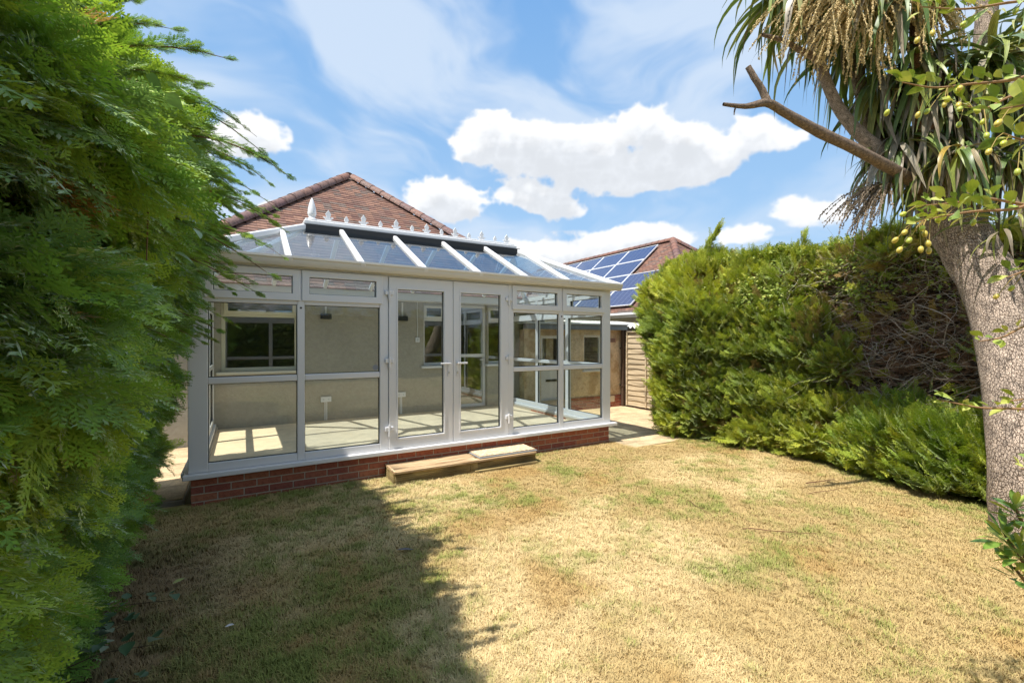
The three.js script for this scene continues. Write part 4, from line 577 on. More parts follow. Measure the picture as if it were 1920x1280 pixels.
  n = 0; while (n < 11000) { const z = -5.0 + r() * 4.6, y = 1.55 + r() * 1.45, w = sstep(1.8, 2.3, y + 0.35 * noise(z * 2.2, 3)) * sstep(-4.9, -4.2, z) * (1 - 0.8 * sstep(-2.6, -1.9, z) * sstep(2.85, 2.5, y)); if (r() > w) { n += 0.25; continue; } const p = V(faceR(Math.min(y, 2.98), z) - 0.10 + r() * 0.22 + 0.14 * noise(z * 5, y * 6, 2), y + 0.05 * noise(z * 5, y * 3, 7), z); Lv.put(Math.floor(r() * 3), p, V(-0.7 + (r() - 0.5) * 1.2, (r() - 0.4) * 1.2, (r() - 0.5) * 1.8), (r() - 0.5) * 2.4, 0.7 + r() * 0.6, col(mixc(ivy, r() < 0.3 ? [0.56, 0.54, 0.13] : [0.19, 0.28, 0.03], r()), 0.85 + r() * 0.4)); n++; }
  for (let k = 0; k < 4200; k++) { const z = -4.9 + r() * 4.4, x = baseR(z) + 0.55 + r() * 1.1, y = topR(z) - 0.05 + 0.14 * fbm(x * 3, z * 3, 4, 2) + 0.1 * r(); Lv.put(Math.floor(r() * 3), V(x, y, z), V(-0.4 + (r() - 0.5) * 1.4, 0.5 + (r() - 0.5), (r() - 0.5) * 1.8), (r() - 0.5) * 2, 0.7 + r() * 0.6, col(mixc(ivy, r() < 0.4 ? [0.56, 0.54, 0.13] : [0.19, 0.28, 0.03], r()), 0.85 + r() * 0.4)); }
  Lv.build(Hd, 'climber_leaves', lg, leafMat([1, 1, 1], 0.3));
  // tangle of dead grey and brown twigs in the bare patch
  const grey = [], brown = [], limb = [];
  const whip = (b, d, L, rad, sag) => { const pts = []; let p = b.clone(), q = d.clone(); for (let i = 0; i <= 5; i++) { pts.push(p.clone()); q.add(V((r() - 0.5) * 0.55, (r() - 0.5) * 0.5 - sag, (r() - 0.5) * 0.55)).normalize(); p.addScaledVector(q, L / 5); } return tube(pts, [rad, rad * 0.9, rad * 0.75, rad * 0.6, rad * 0.45, rad * 0.25], 4); };
  for (let k = 0; k < 5200; k++) { const z = -3.8 + r() * 3.6, y = 0.6 + r() * 2.3; if (r() > bare(y, z) * 1.0 + (y > 2.2 ? 0.25 : 0.03)) continue; const x = faceR(y, z) - 0.02 + Math.pow(r(), 1.2) * 0.36; (r() < 0.55 ? grey : brown).push(whip(V(x, y, z), V(-0.35 - r() * 0.3, (r() - 0.5) * 1.0, (r() - 0.5) * 2).normalize(), 0.18 + r() * 0.38, 0.0016 + r() * 0.0024, 0.06)); }
  for (let k = 0; k < 26; k++) { const z = -2.5 + r() * 1.7, y = 0.9 + r() * 1.5, x = faceR(y, z) + 0.12 * r(); limb.push(whip(V(x, y, z), V(-0.2, (r() - 0.3) * 0.6, (r() - 0.5) * 2).normalize(), 0.35 + r() * 0.4, 0.005 + r() * 0.005, 0.05)); }
  part(Hd, 'dead_twigs', join(grey), mat([0.50, 0.44, 0.36], 0.9)).userData.kind = 'stuff'; part(Hd, 'brown_twigs', join(brown), mat([0.26, 0.15, 0.09], 0.95)).userData.kind = 'stuff'; part(Hd, 'bare_limbs', join(limb), mat([0.46, 0.40, 0.33], 0.9)).userData.kind = 'stuff';
  const Dd = new Scatter(); for (let k = 0; k < 2600; k++) { const z = -3.4 + r() * 3.2, y = 0.55 + r() * 2.3; if (r() > bare(y, z)) continue; Dd.put(Math.floor(r() * 4), V(faceR(y, z) + 0.08 + r() * 0.25, y, z), V(-0.7, (r() - 0.6), (r() - 0.5) * 1.8), (r() - 0.5) * 2.5, 0.5 + r() * 0.5, col(mixc([0.20, 0.11, 0.06], [0.32, 0.21, 0.13], r()))); } Dd.build(Hd, 'withered_foliage', sprays, mat([1, 1, 1], 1));

  // low conifer bush in front of the bare patch
  const B = thing('conifer_bush', 'low spreading bright green conifer bush beside the palm trunk', 'bush'), S2 = new Scatter(); const bc = V(6.55, 0, -1.85), prof = (a, h) => 0.62 * (0.8 + 0.25 * noise(Math.cos(a) * 2, Math.sin(a) * 2, h * 2));
  const stems = []; for (let k = 0; k < 40; k++) { const a = Math.PI * (0.5 + r()), d = V(Math.cos(a) * (0.5 + r() * 0.4), 0.45 + r() * 0.6, Math.sin(a) * 1.5 * (r() - 0.0)).normalize(); stems.push(tube([bc.clone().add(V(0.1, 0.02, (r() - 0.5) * 0.8)), bc.clone().add(V(0.05, 0.2, (r() - 0.5) * 0.9)), bc.clone().addScaledVector(d, 0.7)], [0.012, 0.009, 0.003], 5)); }
  n = 0; while (n < 3600) { const zz = (r() - 0.5) * 1.9, e = Math.sqrt(Math.max(0, 1 - (zz / 1.0) ** 2)), a = r() * Math.PI * 0.62, R = (0.52 + 0.12 * noise(zz * 3, a * 3, 5)) * e * (1 - Math.pow(r(), 2) * 0.35); const p = V(bc.x - Math.cos(a) * R * 1.05 + 0.12, 0.06 + Math.sin(a) * R * 1.45, bc.z + zz); const clump = fbm(zz * 4, a * 3, 2.3, 3); if (clump < -0.2 && r() < 0.7) continue; const d = V(-Math.cos(a) * 0.9, Math.sin(a) * 0.6 + 0.35, zz * 0.5).add(V((r() - 0.5) * 0.7, (r() - 0.5) * 0.5, (r() - 0.5) * 1.3 - 0.2)); S2.put(Math.floor(r() * 4), p, d, (r() - 0.5) * 2.2, 0.8 + r() * 0.55, col(mixc(mixc([0.17, 0.28, 0.016], [0.31, 0.41, 0.022], r()), lime, clamp(noise(zz * 5, p.y * 5, 3) * 0.5 + (r() - 0.35) * 0.8)), 0.85 + r() * 0.35)); n++; }
  part(B, 'stems', join(stems), mat([0.12, 0.07, 0.04], 0.95)); S2.build(B, 'foliage', sprays, leafMat([1, 1, 1], 0.38));
}
// hedge that closes the garden behind the photographer; the house windows mirror it
{
  const Hd = thing('rear_hedge', 'green hedge closing the far end of the garden opposite the house', 'hedge'), r = rng(303), S = new Scatter(), sp = [cypressSpray(21, 0.42, 0.2, 16, 6, -0.1, 0.018), cypressSpray(22, 0.36, 0.18, 14, 6, 0.05, 0.018)];
  const g = new THREE.BoxGeometry(13, 2.6, 1.2, 40, 12, 4); g.translate(2.6, 1.3, 9.2); const p = g.attributes.position; for (let i = 0; i < p.count; i++) { p.setZ(i, p.getZ(i) + 0.3 * fbm(p.getX(i) * 1.2, p.getY(i) * 1.5, 2, 3)); } g.computeVertexNormals(); part(Hd, 'inner_growth', g, mat([0.03, 0.04, 0.012], 1));
  for (let k = 0; k < 4200; k++) S.put(k % 2, V(-3.8 + r() * 12.8, 0.1 + r() * 2.7, 8.45 + 0.3 * r()), V((r() - 0.5) * 1.6, (r() - 0.3), -1), (r() - 0.5) * 2, 0.8 + r() * 0.6, col(mixc([0.09, 0.18, 0.025], [0.26, 0.36, 0.05], r()))); S.build(Hd, 'foliage', sp, leafMat([1, 1, 1], 0.3));
}

// ---------------------------------------------------------------- cabbage palm
{
  const T = thing('cabbage_palm', 'cabbage palm with cracked grey trunk and hanging sword leaves at the right edge', 'palm tree', at(1930, 1003, 3.76).toArray()), off = T.position.clone(), r = rng(404), up = (u, v, d) => at(u, v, d + 0.62 * sstep(950, 340, v));
  const cell = (u, v, k, seed) => { let d1 = 9, d2 = 9; const X = u * k, Y = v * k, ix = Math.floor(X), iy = Math.floor(Y); for (let a = -1; a <= 1; a++) for (let b = -1; b <= 1; b++) { const cx = ((ix + a) % k + k) % k, cy = ((iy + b) % k + k) % k, h1 = VAL[PERM[PERM[(cx + seed) & 255] + cy]] * 0.5 + 0.5, h2 = VAL[PERM[PERM[(cx + seed + 57) & 255] + cy]] * 0.5 + 0.5; const dx = ix + a + h1 - X, dy = iy + b + h2 - Y, d = dx * dx + dy * dy; if (d < d1) { d2 = d1; d1 = d; } else if (d < d2) d2 = d; } return Math.sqrt(d2) - Math.sqrt(d1); };
  const crack = (u, v) => Math.min(sstep(0.0, 0.24, cell(u + 0.03 * tn(u, v, 4, 4), v + 0.03 * tn(u, v, 4, 4, 3), 18, 3) + 0.10 * tn(u, v, 3, 3, 5)), 0.45 + sstep(0.0, 0.18, cell(u + 0.02 * tn(u, v, 5, 3), v, 34, 9)));
  const barkC = tex(512, 512, (u, v) => { const c = crack(u, v), n = tn(u, v, 2.2, 5), f = tn(u, v, 18, 2, 3), k = 1 + n * 0.34 + f * 0.26; return [lerp(0.43, 0.71, c) * k, lerp(0.365, 0.64, c) * k, lerp(0.31, 0.575, c) * k]; }), barkB = tex(512, 512, (u, v) => { const c = crack(u, v) * 0.85 + 0.15 * (0.5 + tn(u, v, 16, 2)); return [c, c, c]; }, false);
  const bark = mat(0xffffff, 0.95, { map: scaled(barkC, 2.6, 1.7), bumpMap: scaled(barkB, 2.6, 1.7), bumpScale: 0.016 });
  const limbM = mat(0xffffff, 0.95, { map: scaled(barkC, 3.2), bumpMap: scaled(barkB, 3.2), bumpScale: 0.009 }), tanM = mat([0.62, 0.42, 0.25], 0.95, { map: scaled(barkC, 4), bumpMap: scaled(barkB, 4), bumpScale: 0.008 }), deadM = mat([0.72, 0.66, 0.60], 0.95, { map: scaled(barkC, 5), bumpMap: scaled(barkB, 5), bumpScale: 0.006 });
  const path = (list, n) => smooth(list.map(q => (q.length > 3 ? at(...q) : up(...q)).sub(off)), n);
  const limb = (name, list, rs, m, sides = 14, wob = 0.06, label) => part(T, name, tube(path(list, 28), spreadR(rs, 28), sides, wob, list.length * 7 + sides), m, label);
  limb('trunk', [[1932, 1018, 3.76], [1928, 940, 3.76], [1921, 850, 3.78], [1907, 730, 3.82], [1889, 630, 3.86], [1862, 550, 3.9], [1826, 482, 3.95], [1794, 430, 3.98], [1768, 385, 4.0], [1745, 330, 4.0]], [0.24, 0.225, 0.22, 0.215, 0.22, 0.22, 0.225, 0.215, 0.20, 0.17], bark, 24, 0.07);
  limb('limb', [[1752, 350, 4.0], [1738, 270, 3.95], [1728, 180, 3.9], [1722, 80, 3.85], [1726, -40, 3.85]], [0.10, 0.085, 0.08, 0.075, 0.07], tanM);
  limb('limb', [[1745, 355, 4.05], [1660, 290, 4.12], [1600, 240, 4.15], [1565, 190, 4.15], [1530, 100, 4.1], [1508, 10, 4.05], [1500, -60, 4.0]], [0.10, 0.07, 0.06, 0.055, 0.05, 0.045, 0.04], limbM);
  limb('limb', [[1700, 330, 4.2], [1640, 260, 4.35], [1620, 190, 4.4], [1600, 100, 4.4], [1600, 0, 4.4]], [0.09, 0.075, 0.07, 0.06, 0.05], limbM);
  limb('limb', [[1770, 370, 4.0], [1815, 270, 3.95], [1838, 160, 3.9], [1846, 60, 3.9], [1856, -60, 3.9]], [0.12, 0.10, 0.09, 0.085, 0.08], limbM);
  limb('dead_branch', [[1752, 372, 4.66, 1], [1700, 332, 4.55, 1], [1645, 302, 4.38, 1], [1600, 278, 4.22, 1], [1545, 252, 4.1, 1], [1500, 228, 4.0, 1], [1468, 210, 3.94, 1], [1438, 193, 3.88, 1], [1400, 200, 3.84, 1], [1356, 196, 3.8, 1]], [0.06, 0.055, 0.05, 0.046, 0.045, 0.04, 0.036, 0.034, 0.022, 0.014], deadM, 10, 0.12, 'bare dead grey branch reaching left');
  limb('dead_branch', [[1440, 196, 3.88, 1], [1428, 168, 3.88, 1], [1415, 148, 3.87, 1], [1402, 126, 3.87, 1]], [0.034, 0.028, 0.026, 0.024], deadM, 8, 0.12); limb('dead_branch', [[1380, 199, 3.82, 1], [1377, 208, 3.82, 1], [1376, 216, 3.82, 1]], [0.009, 0.007, 0.004], deadM, 6);
  limb('dead_branch', [[1530, 110, 4.0], [1500, 95, 3.98], [1470, 78, 3.96], [1428, 66, 3.94]], [0.04, 0.03, 0.025, 0.018], deadM, 8, 0.12);
  // sword leaves: the blade starts at a pitch and bends down under its weight
  const sword = (L, W, pitch, sag, seed) => { const q = rng(seed), P = [], I = [], n = 9; let y = 0, z = 0, a = pitch; const tw = (q() - 0.5) * 0.9; for (let i = 0; i <= n; i++) { const t = i / n, w = W / 2 * (t < 0.25 ? lerp(0.5, 1, t / 0.25) : Math.pow(1 - (t - 0.25) / 0.75, 0.75)) + 0.0005, x = 0.03 * L * Math.sin(t * 3 + seed), c = Math.cos(tw * t), s = Math.sin(tw * t), f = w * 0.35; P.push(x - w * c, y + f - w * s, z, x, y, z, x + w * c, y + f + w * s, z); const st = L / n; y += Math.sin(a) * st; z += Math.cos(a) * st; a = Math.max(-1.5, a - sag / n * (0.4 + 1.4 * t)); } for (let i = 0; i < n; i++) for (let k = 0; k < 2; k++) { const b = i * 3 + k; I.push(b, b + 3, b + 1, b + 1, b + 3, b + 4); } const g = new THREE.BufferGeometry(); g.setAttribute('position', new THREE.Float32BufferAttribute(P, 3)); g.setIndex(I); g.computeVertexNormals(); return boxUV(g); };
  const pitches = [1.35, 1.0, 0.65, 0.3, -0.05, -0.4, -0.75, -1.1], geos = pitches.map((p, i) => [sword(0.76, 0.062, p, 1.9, i + 1), sword(0.66, 0.05, p, 1.3, i + 31), sword(0.54, 0.054, p, 2.4, i + 61)]);
  const vein = tex(64, 256, (u, v) => { const k = 0.86 + 0.14 * Math.sin(u * 60) + 0.2 * tn(u, v, 3, 3); return [k, k, k * 0.95]; });
  const L = c => leafMat(c, 0.3, 0.42, { map: scaled(vein, 12, 2) }); const greens = [L([0.22, 0.31, 0.06]), L([0.32, 0.39, 0.075]), L([0.15, 0.25, 0.055]), L([0.42, 0.43, 0.11])], olds = [L([0.46, 0.40, 0.31]), L([0.36, 0.29, 0.21]), L([0.55, 0.37, 0.05])];
  let count = 0; const rest = [];
  const head = (u, v, d, n, pmin, pmax, size, old, yaw0 = 0, yawW = Math.PI, fewer = 0) => {
    const g = sub(T, 'leaf_head'); g.position.copy(up(u, v, d).sub(off)); size *= 1.14;
    for (let k = 0; k < n; k++) { const ph = lerp(pmin, pmax, r()), pi = clamp(Math.round((1.35 - ph) / 0.35), 0, 7), yaw = yaw0 + (r() * 2 - 1) * yawW, s = size * (0.75 + r() * 0.45), m = ph < -0.2 && r() < old ? olds[Math.floor(r() * 2.25)] : greens[Math.floor(r() * 4)]; const o = part(g, 'leaf', geos[pi][Math.floor(r() * 3)], m); o.rotation.set(0, yaw, (r() - 0.5) * 0.5); o.scale.setScalar(s); o.position.set(Math.sin(yaw) * 0.05, (ph < 0 ? -0.12 * r() : 0.1 * r()), Math.cos(yaw) * 0.05); count++; }
  };
  const toCam = Math.atan2(-off.x, -off.z);
  const HEADS = [[1500, -60, 4.0, 40, -1.25, 0.5, 1.15, 0.12], [1590, -70, 4.3, 24, -1.2, 0.3, 1.1, 0.2], [1690, -25, 3.75, 30, -1.25, 0.3, 1.05, 0.15], [1735, 105, 3.85, 34, -1.25, 0.2, 0.95, 0.22], [1850, 110, 3.75, 40, -1.25, 0.5, 1.0, 0.3], [1690, 265, 4.0, 38, -1.25, 0.1, 0.85, 0.4], [1800, 270, 3.72, 34, -1.25, -0.1, 0.85, 0.5], [1910, 280, 3.65, 26, -1.25, 0.3, 0.95, 0.3], [1880, 425, 3.55, 20, -1.2, 0.9, 0.55, 0.2], [1930, 20, 3.8, 10, -1.2, 0.9, 1.0, 0.1]];
  for (const h of HEADS) head(...h);
  // the further hanging leaves of the same heads, too many to tell apart
  const SK = new Scatter(), flat = pitches.flatMap((_, i) => geos[i]), cols = [[0.22, 0.31, 0.06], [0.32, 0.39, 0.075], [0.15, 0.25, 0.055], [0.42, 0.43, 0.11], [0.20, 0.28, 0.08]], old2 = [[0.46, 0.40, 0.31], [0.36, 0.29, 0.21], [0.42, 0.33, 0.18]];
  [...HEADS, [1600, 70, 4.2, 22, -1.25, 0.1, 1.0, 0.3], [1650, 150, 4.1, 26, -1.25, 0.0, 0.95, 0.35], [1560, 10, 4.1, 20, -1.25, 0.2, 1.1, 0.2], [1770, 190, 3.8, 24, -1.25, 0, 0.9, 0.4], [1655, 215, 4.15, 22, -1.25, -0.2, 0.85, 0.5], [1730, 330, 3.95, 20, -1.25, -0.3, 0.7, 0.6], [1900, 180, 3.9, 20, -1.25, 0.2, 1.0, 0.3]].forEach(([u, v, d, n, p0, p1, size, old], hi) => { if (hi === 8) return; const c = up(u, v, d + 0.12).sub(off); size *= 1.14; for (let k = 0; k < n * 2.6; k++) { const ph = lerp(p0, p1 - 0.3, r()), pi = clamp(Math.round((1.35 - ph) / 0.35), 0, 7), yaw = r() * 6.283, s = size * (0.7 + r() * 0.5); SK.list.push([pi * 3 + Math.floor(r() * 3), c, new THREE.Matrix4().makeRotationFromEuler(new THREE.Euler(0, yaw, (r() - 0.5) * 0.5, 'XYZ')).scale(V(s, s, s)).setPosition(c.clone().add(V(Math.sin(yaw) * 0.08, (r() - 0.6) * 0.3, Math.cos(yaw) * 0.08))), col(ph < -0.3 && r() < old * 1.2 ? old2[Math.floor(r() * 3)] : cols[Math.floor(r() * 5)], 0.8 + r() * 0.4)]); } });
  SK.build(T, 'hanging_leaves', flat, leafMat([1, 1, 1], 0.3, 0.5, { map: scaled(vein, 12, 2) }));
  // tan flower panicles hanging from the top, and a dark spent one lower down
  const panicle = (name, u, v, d, n, spreadX, Lmin, Lmax, m, bead, leanX, label) => {
    const gs = [], o = up(u, v, d).sub(off), bg = new THREE.OctahedronGeometry(0.006, 0); for (let k = 0; k < n; k++) { const a = RT.clone().multiplyScalar((r() - 0.5) * 2 * spreadX + leanX).addScaledVector(AX, (r() - 0.5) * 0.5).add(V(0, 0.15 - r() * 0.5, 0)); const Ln = 1.14 * lerp(Lmin, Lmax, r()); let p = o.clone().addScaledVector(RT, (r() - 0.5) * 0.12), q = a.clone().normalize(); const pts = [p.clone()]; for (let i = 0; i < 7; i++) { q.add(V((r() - 0.5) * 0.25, -0.20, (r() - 0.5) * 0.25)).normalize(); p.addScaledVector(q, Ln / 7); pts.push(p.clone()); } gs.push(tube(pts, [0.007, 0.006, 0.005, 0.004, 0.0035, 0.003, 0.0025, 0.0015], 4)); const nb = Math.floor(bead * Ln); for (let i = 0; i < nb; i++) { const t = 0.25 + 0.75 * r(), e = t * 7, j = Math.min(6, Math.floor(e)), w = pts[j].clone().lerp(pts[j + 1], e - j), b = bg.clone(); const s = 0.7 + r() * 0.8; b.scale(s, s * 1.3, s); b.translate(w.x + (r() - 0.5) * 0.016, w.y + (r() - 0.5) * 0.016, w.z + (r() - 0.5) * 0.016); gs.push(b); } }
    part(T, name, join(gs), m, label).userData.kind = 'stuff';
  };
  const tan = mat([0.62, 0.48, 0.24], 0.9), spent = mat([0.26, 0.20, 0.14], 0.95);
  panicle('flower_panicle', 1640, -20, 3.72, 120, 0.75, 0.45, 0.85, tan, 90, -0.25, 'hanging tan flower panicle'); panicle('flower_panicle', 1575, -40, 3.8, 110, 0.6, 0.5, 0.9, tan, 85, -0.15); panicle('flower_panicle', 1730, -15, 3.7, 60, 0.6, 0.35, 0.65, tan, 90, 0.1);
  panicle('spent_panicle', 1665, 345, 4.05, 70, 0.35, 0.35, 0.65, spent, 60, -0.55, 'dark spent flower panicle');
}

// ---------------------------------------------------------------- shrubs at the right edge, near the camera
{
  const r = rng(505), S = thing('berry_shrub', 'berry shrub whose thin leafy branches reach in from the right edge', 'shrub', at(2290, 1800, 1.45).setY(0).toArray()), off = S.position.clone();
  const lg = [leafGeo(0.05, 0.03, 0.2, -0.15, 0.55), leafGeo(0.042, 0.026, 0.3, -0.25, 0.55), leafGeo(0.058, 0.034, 0.15, -0.3, 0.6), leafGeo(0.032, 0.021, 0.3, 0.1, 0.5)], lm = [leafMat([0.42, 0.52, 0.05], 0.45, 0.6), leafMat([0.32, 0.44, 0.045], 0.45, 0.6), leafMat([0.52, 0.56, 0.09], 0.45, 0.6), leafMat([0.24, 0.36, 0.05], 0.42, 0.55)], bm = [mat([0.52, 0.55, 0.07], 0.35), mat([0.44, 0.50, 0.08], 0.35), mat([0.60, 0.48, 0.09], 0.35)], stem = mat([0.30, 0.17, 0.08], 0.8), green = mat([0.36, 0.26, 0.07], 0.7);
  const berryG = (() => { const g = new THREE.SphereGeometry(0.0088, 12, 9); g.scale(0.85, 0.85, 1.25); return g; })();
  part(S, 'stem', tube(smooth([V(0, -0.02, 0), V(0.03, 0.6, 0.02), V(0.0, 1.3, -0.03), V(0.04, 2.0, 0.02), V(0.02, 2.8, 0)], 14), spreadR([0.035, 0.028, 0.02, 0.014, 0.006], 14), 9, 0.1, 3), stem);
  const spot = q => at(...q).sub(off);
  const branch = (list, leaves, berries, big = 1, clusterEnd = false) => {
    const p0 = spot(list[0]); const root = V(0.02, clamp(p0.y - 0.15, 0.2, 2.7), 0), pts = smooth([root, ...list.map(spot)], 24); const br = part(S, 'branch', tube(pts, spreadR([0.010, 0.006, 0.004, 0.003, 0.0015], 24), 6, 0.1, leaves), stem); const crv = new THREE.CatmullRomCurve3(pts);
    for (let k = 0; k < leaves; k++) { const t = lerp(0.34, 1, Math.pow((k + r() * 0.6) / leaves, 0.8)), p = crv.getPoint(Math.min(1, t)), d = crv.getTangent(Math.min(1, t)), s = k % 2 ? 1 : -1; const dir = d.clone().multiplyScalar(0.6).add(V((r() - 0.5) * 1.2, 0.25 + (r() - 0.4) * 1.0, (r() - 0.5) * 1.2)).addScaledVector(V(0, 1, 0), s * 0.3).normalize(); const o = part(br, 'leaf', lg[Math.floor(r() * 4)], lm[Math.floor(r() * 4)]); const sc = 0.88 * big * (0.7 + r() * 0.5); const off2 = dir.clone().multiplyScalar(0.012 + r() * 0.012); o.applyMatrix4(aim(dir, (r() - 0.5) * 1.8).scale(V(sc, sc, sc)).setPosition(p.clone().add(off2))); }
    for (let k = 0; k < berries; k++) { const t = clusterEnd ? 0.88 + r() * 0.12 : 0.4 + r() * 0.6, p = crv.getPoint(t), e = p.clone().add(V((r() - 0.65) * 0.07, -0.02 - r() * 0.075, (r() - 0.5) * 0.07).addScaledVector(RT, -0.02)); const st = part(br, 'stalk', tube([p, p.clone().lerp(e, 0.5).add(V(0, 0.01, 0)), e], [0.0016, 0.0014, 0.0014], 4), green); const b = part(br, 'berry', berryG, bm[Math.floor(r() * 3)]); b.applyMatrix4(aim(e.clone().sub(p).add(V(0, -0.01, 0)), 0).setPosition(e.clone().add(e.clone().sub(p).normalize().multiplyScalar(0.009)))); }
  };
  branch([[2000, 0, 1.45], [1900, 5, 1.42], [1810, 18, 1.42], [1725, 14, 1.42]], 22, 5); branch([[1990, 130, 1.45], [1900, 150, 1.44], [1820, 158, 1.43], [1750, 165, 1.42], [1690, 155, 1.42]], 34, 9); branch([[1985, 190, 1.42], [1900, 180, 1.4], [1840, 205, 1.4], [1790, 190, 1.4]], 18, 6); branch([[1990, 170, 1.12], [1930, 195, 1.1], [1875, 205, 1.1]], 9, 1, 1.5); branch([[1980, 245, 1.3], [1920, 262, 1.3], [1880, 250, 1.3]], 11, 3, 1.1);
  branch([[1990, 370, 1.4], [1900, 392, 1.4], [1830, 396, 1.4], [1770, 405, 1.4], [1712, 418, 1.4]], 34, 10, 1, true); branch([[1990, 400, 1.45], [1900, 380, 1.45], [1840, 372, 1.44], [1790, 380, 1.44], [1735, 385, 1.43]], 22, 5); branch([[1990, 490, 1.5], [1930, 505, 1.5], [1888, 520, 1.5]], 11, 2);
  branch([[1990, 590, 1.5], [1920, 612, 1.5], [1880, 632, 1.5], [1835, 640, 1.5]], 12, 0); branch([[1990, 775, 1.5], [1900, 766, 1.5], [1840, 764, 1.5], [1765, 750, 1.5]], 14, 0); branch([[1990, 700, 1.5], [1930, 745, 1.5], [1890, 752, 1.5]], 5, 0); branch([[1990, 875, 1.5], [1940, 880, 1.5], [1912, 878, 1.5]], 5, 0);
}
{
  const r = rng(606), S = thing('evergreen_shrub', 'glossy evergreen shrub with long leaves at the bottom right corner', 'shrub', at(2030, 1100, 1.75).setY(0).toArray()), off = S.position.clone(); const lg = [leafGeo(0.10, 0.030, 0.2, -0.2, 0.62), leafGeo(0.085, 0.026, 0.25, 0.1, 0.62), leafGeo(0.07, 0.026, 0.15, -0.35, 0.6)], lm = [leafMat([0.11, 0.22, 0.04], 0.3, 0.4), leafMat([0.20, 0.33, 0.05], 0.3, 0.4), leafMat([0.42, 0.48, 0.08], 0.35, 0.5)], stem = mat([0.16, 0.11, 0.06], 0.9);
  for (const [u, v, d, n] of [[1905, 950, 1.72, 15], [1885, 1000, 1.75, 17], [1915, 1030, 1.7, 18], [1960, 960, 1.8, 14], [1965, 1060, 1.75, 14], [1990, 900, 1.85, 12], [1905, 1065, 1.72, 8], [2040, 980, 1.7, 12]]) {
    const tip = at(u, v, d).sub(off), br = part(S, 'stem', tube(smooth([V(0, -0.02, 0), tip.clone().multiplyScalar(0.5).add(V(0.05, 0.15, 0)), tip], 10), spreadR([0.014, 0.009, 0.005], 10), 6, 0.1, n), stem);
    for (let k = 0; k < n; k++) { const a = k * 2.4, e = lerp(-0.35, 1.2, k / n), dir = V(Math.cos(a) * Math.cos(e), Math.sin(e) + 0.1, Math.sin(a) * Math.cos(e)).addScaledVector(RT, -0.25).normalize(); const o = part(br, 'leaf', lg[Math.floor(r() * 3)], lm[Math.floor(r() * 3)]); const sc = 0.8 + r() * 0.45; o.applyMatrix4(aim(dir, (r() - 0.5) * 0.8).scale(V(sc, sc, sc)).setPosition(tip.clone().add(V(0, -0.05 * (1 - k / n), 0)))); }
  }
}
{ // ivy creeping out under the left hedge
  const r = rng(707), S = thing('ivy_plant', 'dark ivy creeping out at the foot of the left hedge', 'plant', [-0.98, 0, -3.0]), lg = [leafGeo(0.06, 0.055, 0.12, -0.2, 0.35), leafGeo(0.075, 0.06, 0.1, -0.15, 0.35), leafGeo(0.045, 0.04, 0.15, -0.1, 0.35)], lm = [leafMat([0.04, 0.09, 0.035], 0.15, 0.5), leafMat([0.06, 0.12, 0.05], 0.15, 0.5), leafMat([0.22, 0.27, 0.17], 0.2, 0.6)], stem = mat([0.13, 0.09, 0.05], 0.9);
  for (let k = 0; k < 9; k++) { const pts = []; let p = V(0.0 - r() * 0.1, 0.02, (r() - 0.5) * 1.1), q = V(0.5, 0.12, (r() - 0.4) * 0.8).normalize(); for (let i = 0; i < 7; i++) { pts.push(p.clone()); q.add(V(0.1, (0.09 - p.y) * 1.4 + (r() - 0.5) * 0.25, (r() - 0.5) * 0.5)).normalize(); p.addScaledVector(q, 0.075 + 0.02 * (k % 3)); p.y = Math.max(0.03, p.y); } const br = part(S, 'stem', tube(pts, spreadR([0.004, 0.0015], 6), 5), stem); for (let i = 1; i < 7; i++) for (let s = 0; s < 2; s++) { const o = part(br, 'leaf', lg[Math.floor(r() * 3)], lm[i > 4 && k % 3 === 0 ? 2 : Math.floor(r() * 2.2)]); o.applyMatrix4(aim(V((r() - 0.3), 0.1 + (r() - 0.5) * 0.5, (s ? 1 : -1) * (0.4 + r())), (r() - 0.5) * 0.8).scale(V(1, 1, 1).multiplyScalar(0.7 + r() * 0.5)).setPosition(pts[i].clone().add(V(0, 0.012 + r() * 0.03, 0)))); } }
  const top = thing('ivy_sprig', 'broad pale green ivy leaves growing out of the upper left hedge', 'plant', [faceL(2.15, -1.85) - 0.02, 2.15, -1.85]); for (let k = 0; k < 14; k++) { const o = part(top, 'leaf', lg[k % 3], leafMat([0.20, 0.33, 0.10], 0.35, 0.6)); o.applyMatrix4(aim(V(0.8, -0.4 + (r() - 0.5) * 0.6, (r() - 0.5) * 1.6), (r() - 0.5)).scale(V(1, 1, 1).multiplyScalar(0.8 + r() * 0.4)).setPosition(V(0.12 + r() * 0.12, (r() - 0.5) * 0.5, (r() - 0.5) * 0.6))); } part(top, 'stem', tube([V(0, 0.25, 0), V(0.1, 0.1, 0.05), V(0.14, -0.1, 0), V(0.12, -0.3, -0.1)], [0.004, 0.004, 0.003, 0.002], 5), stem);
}

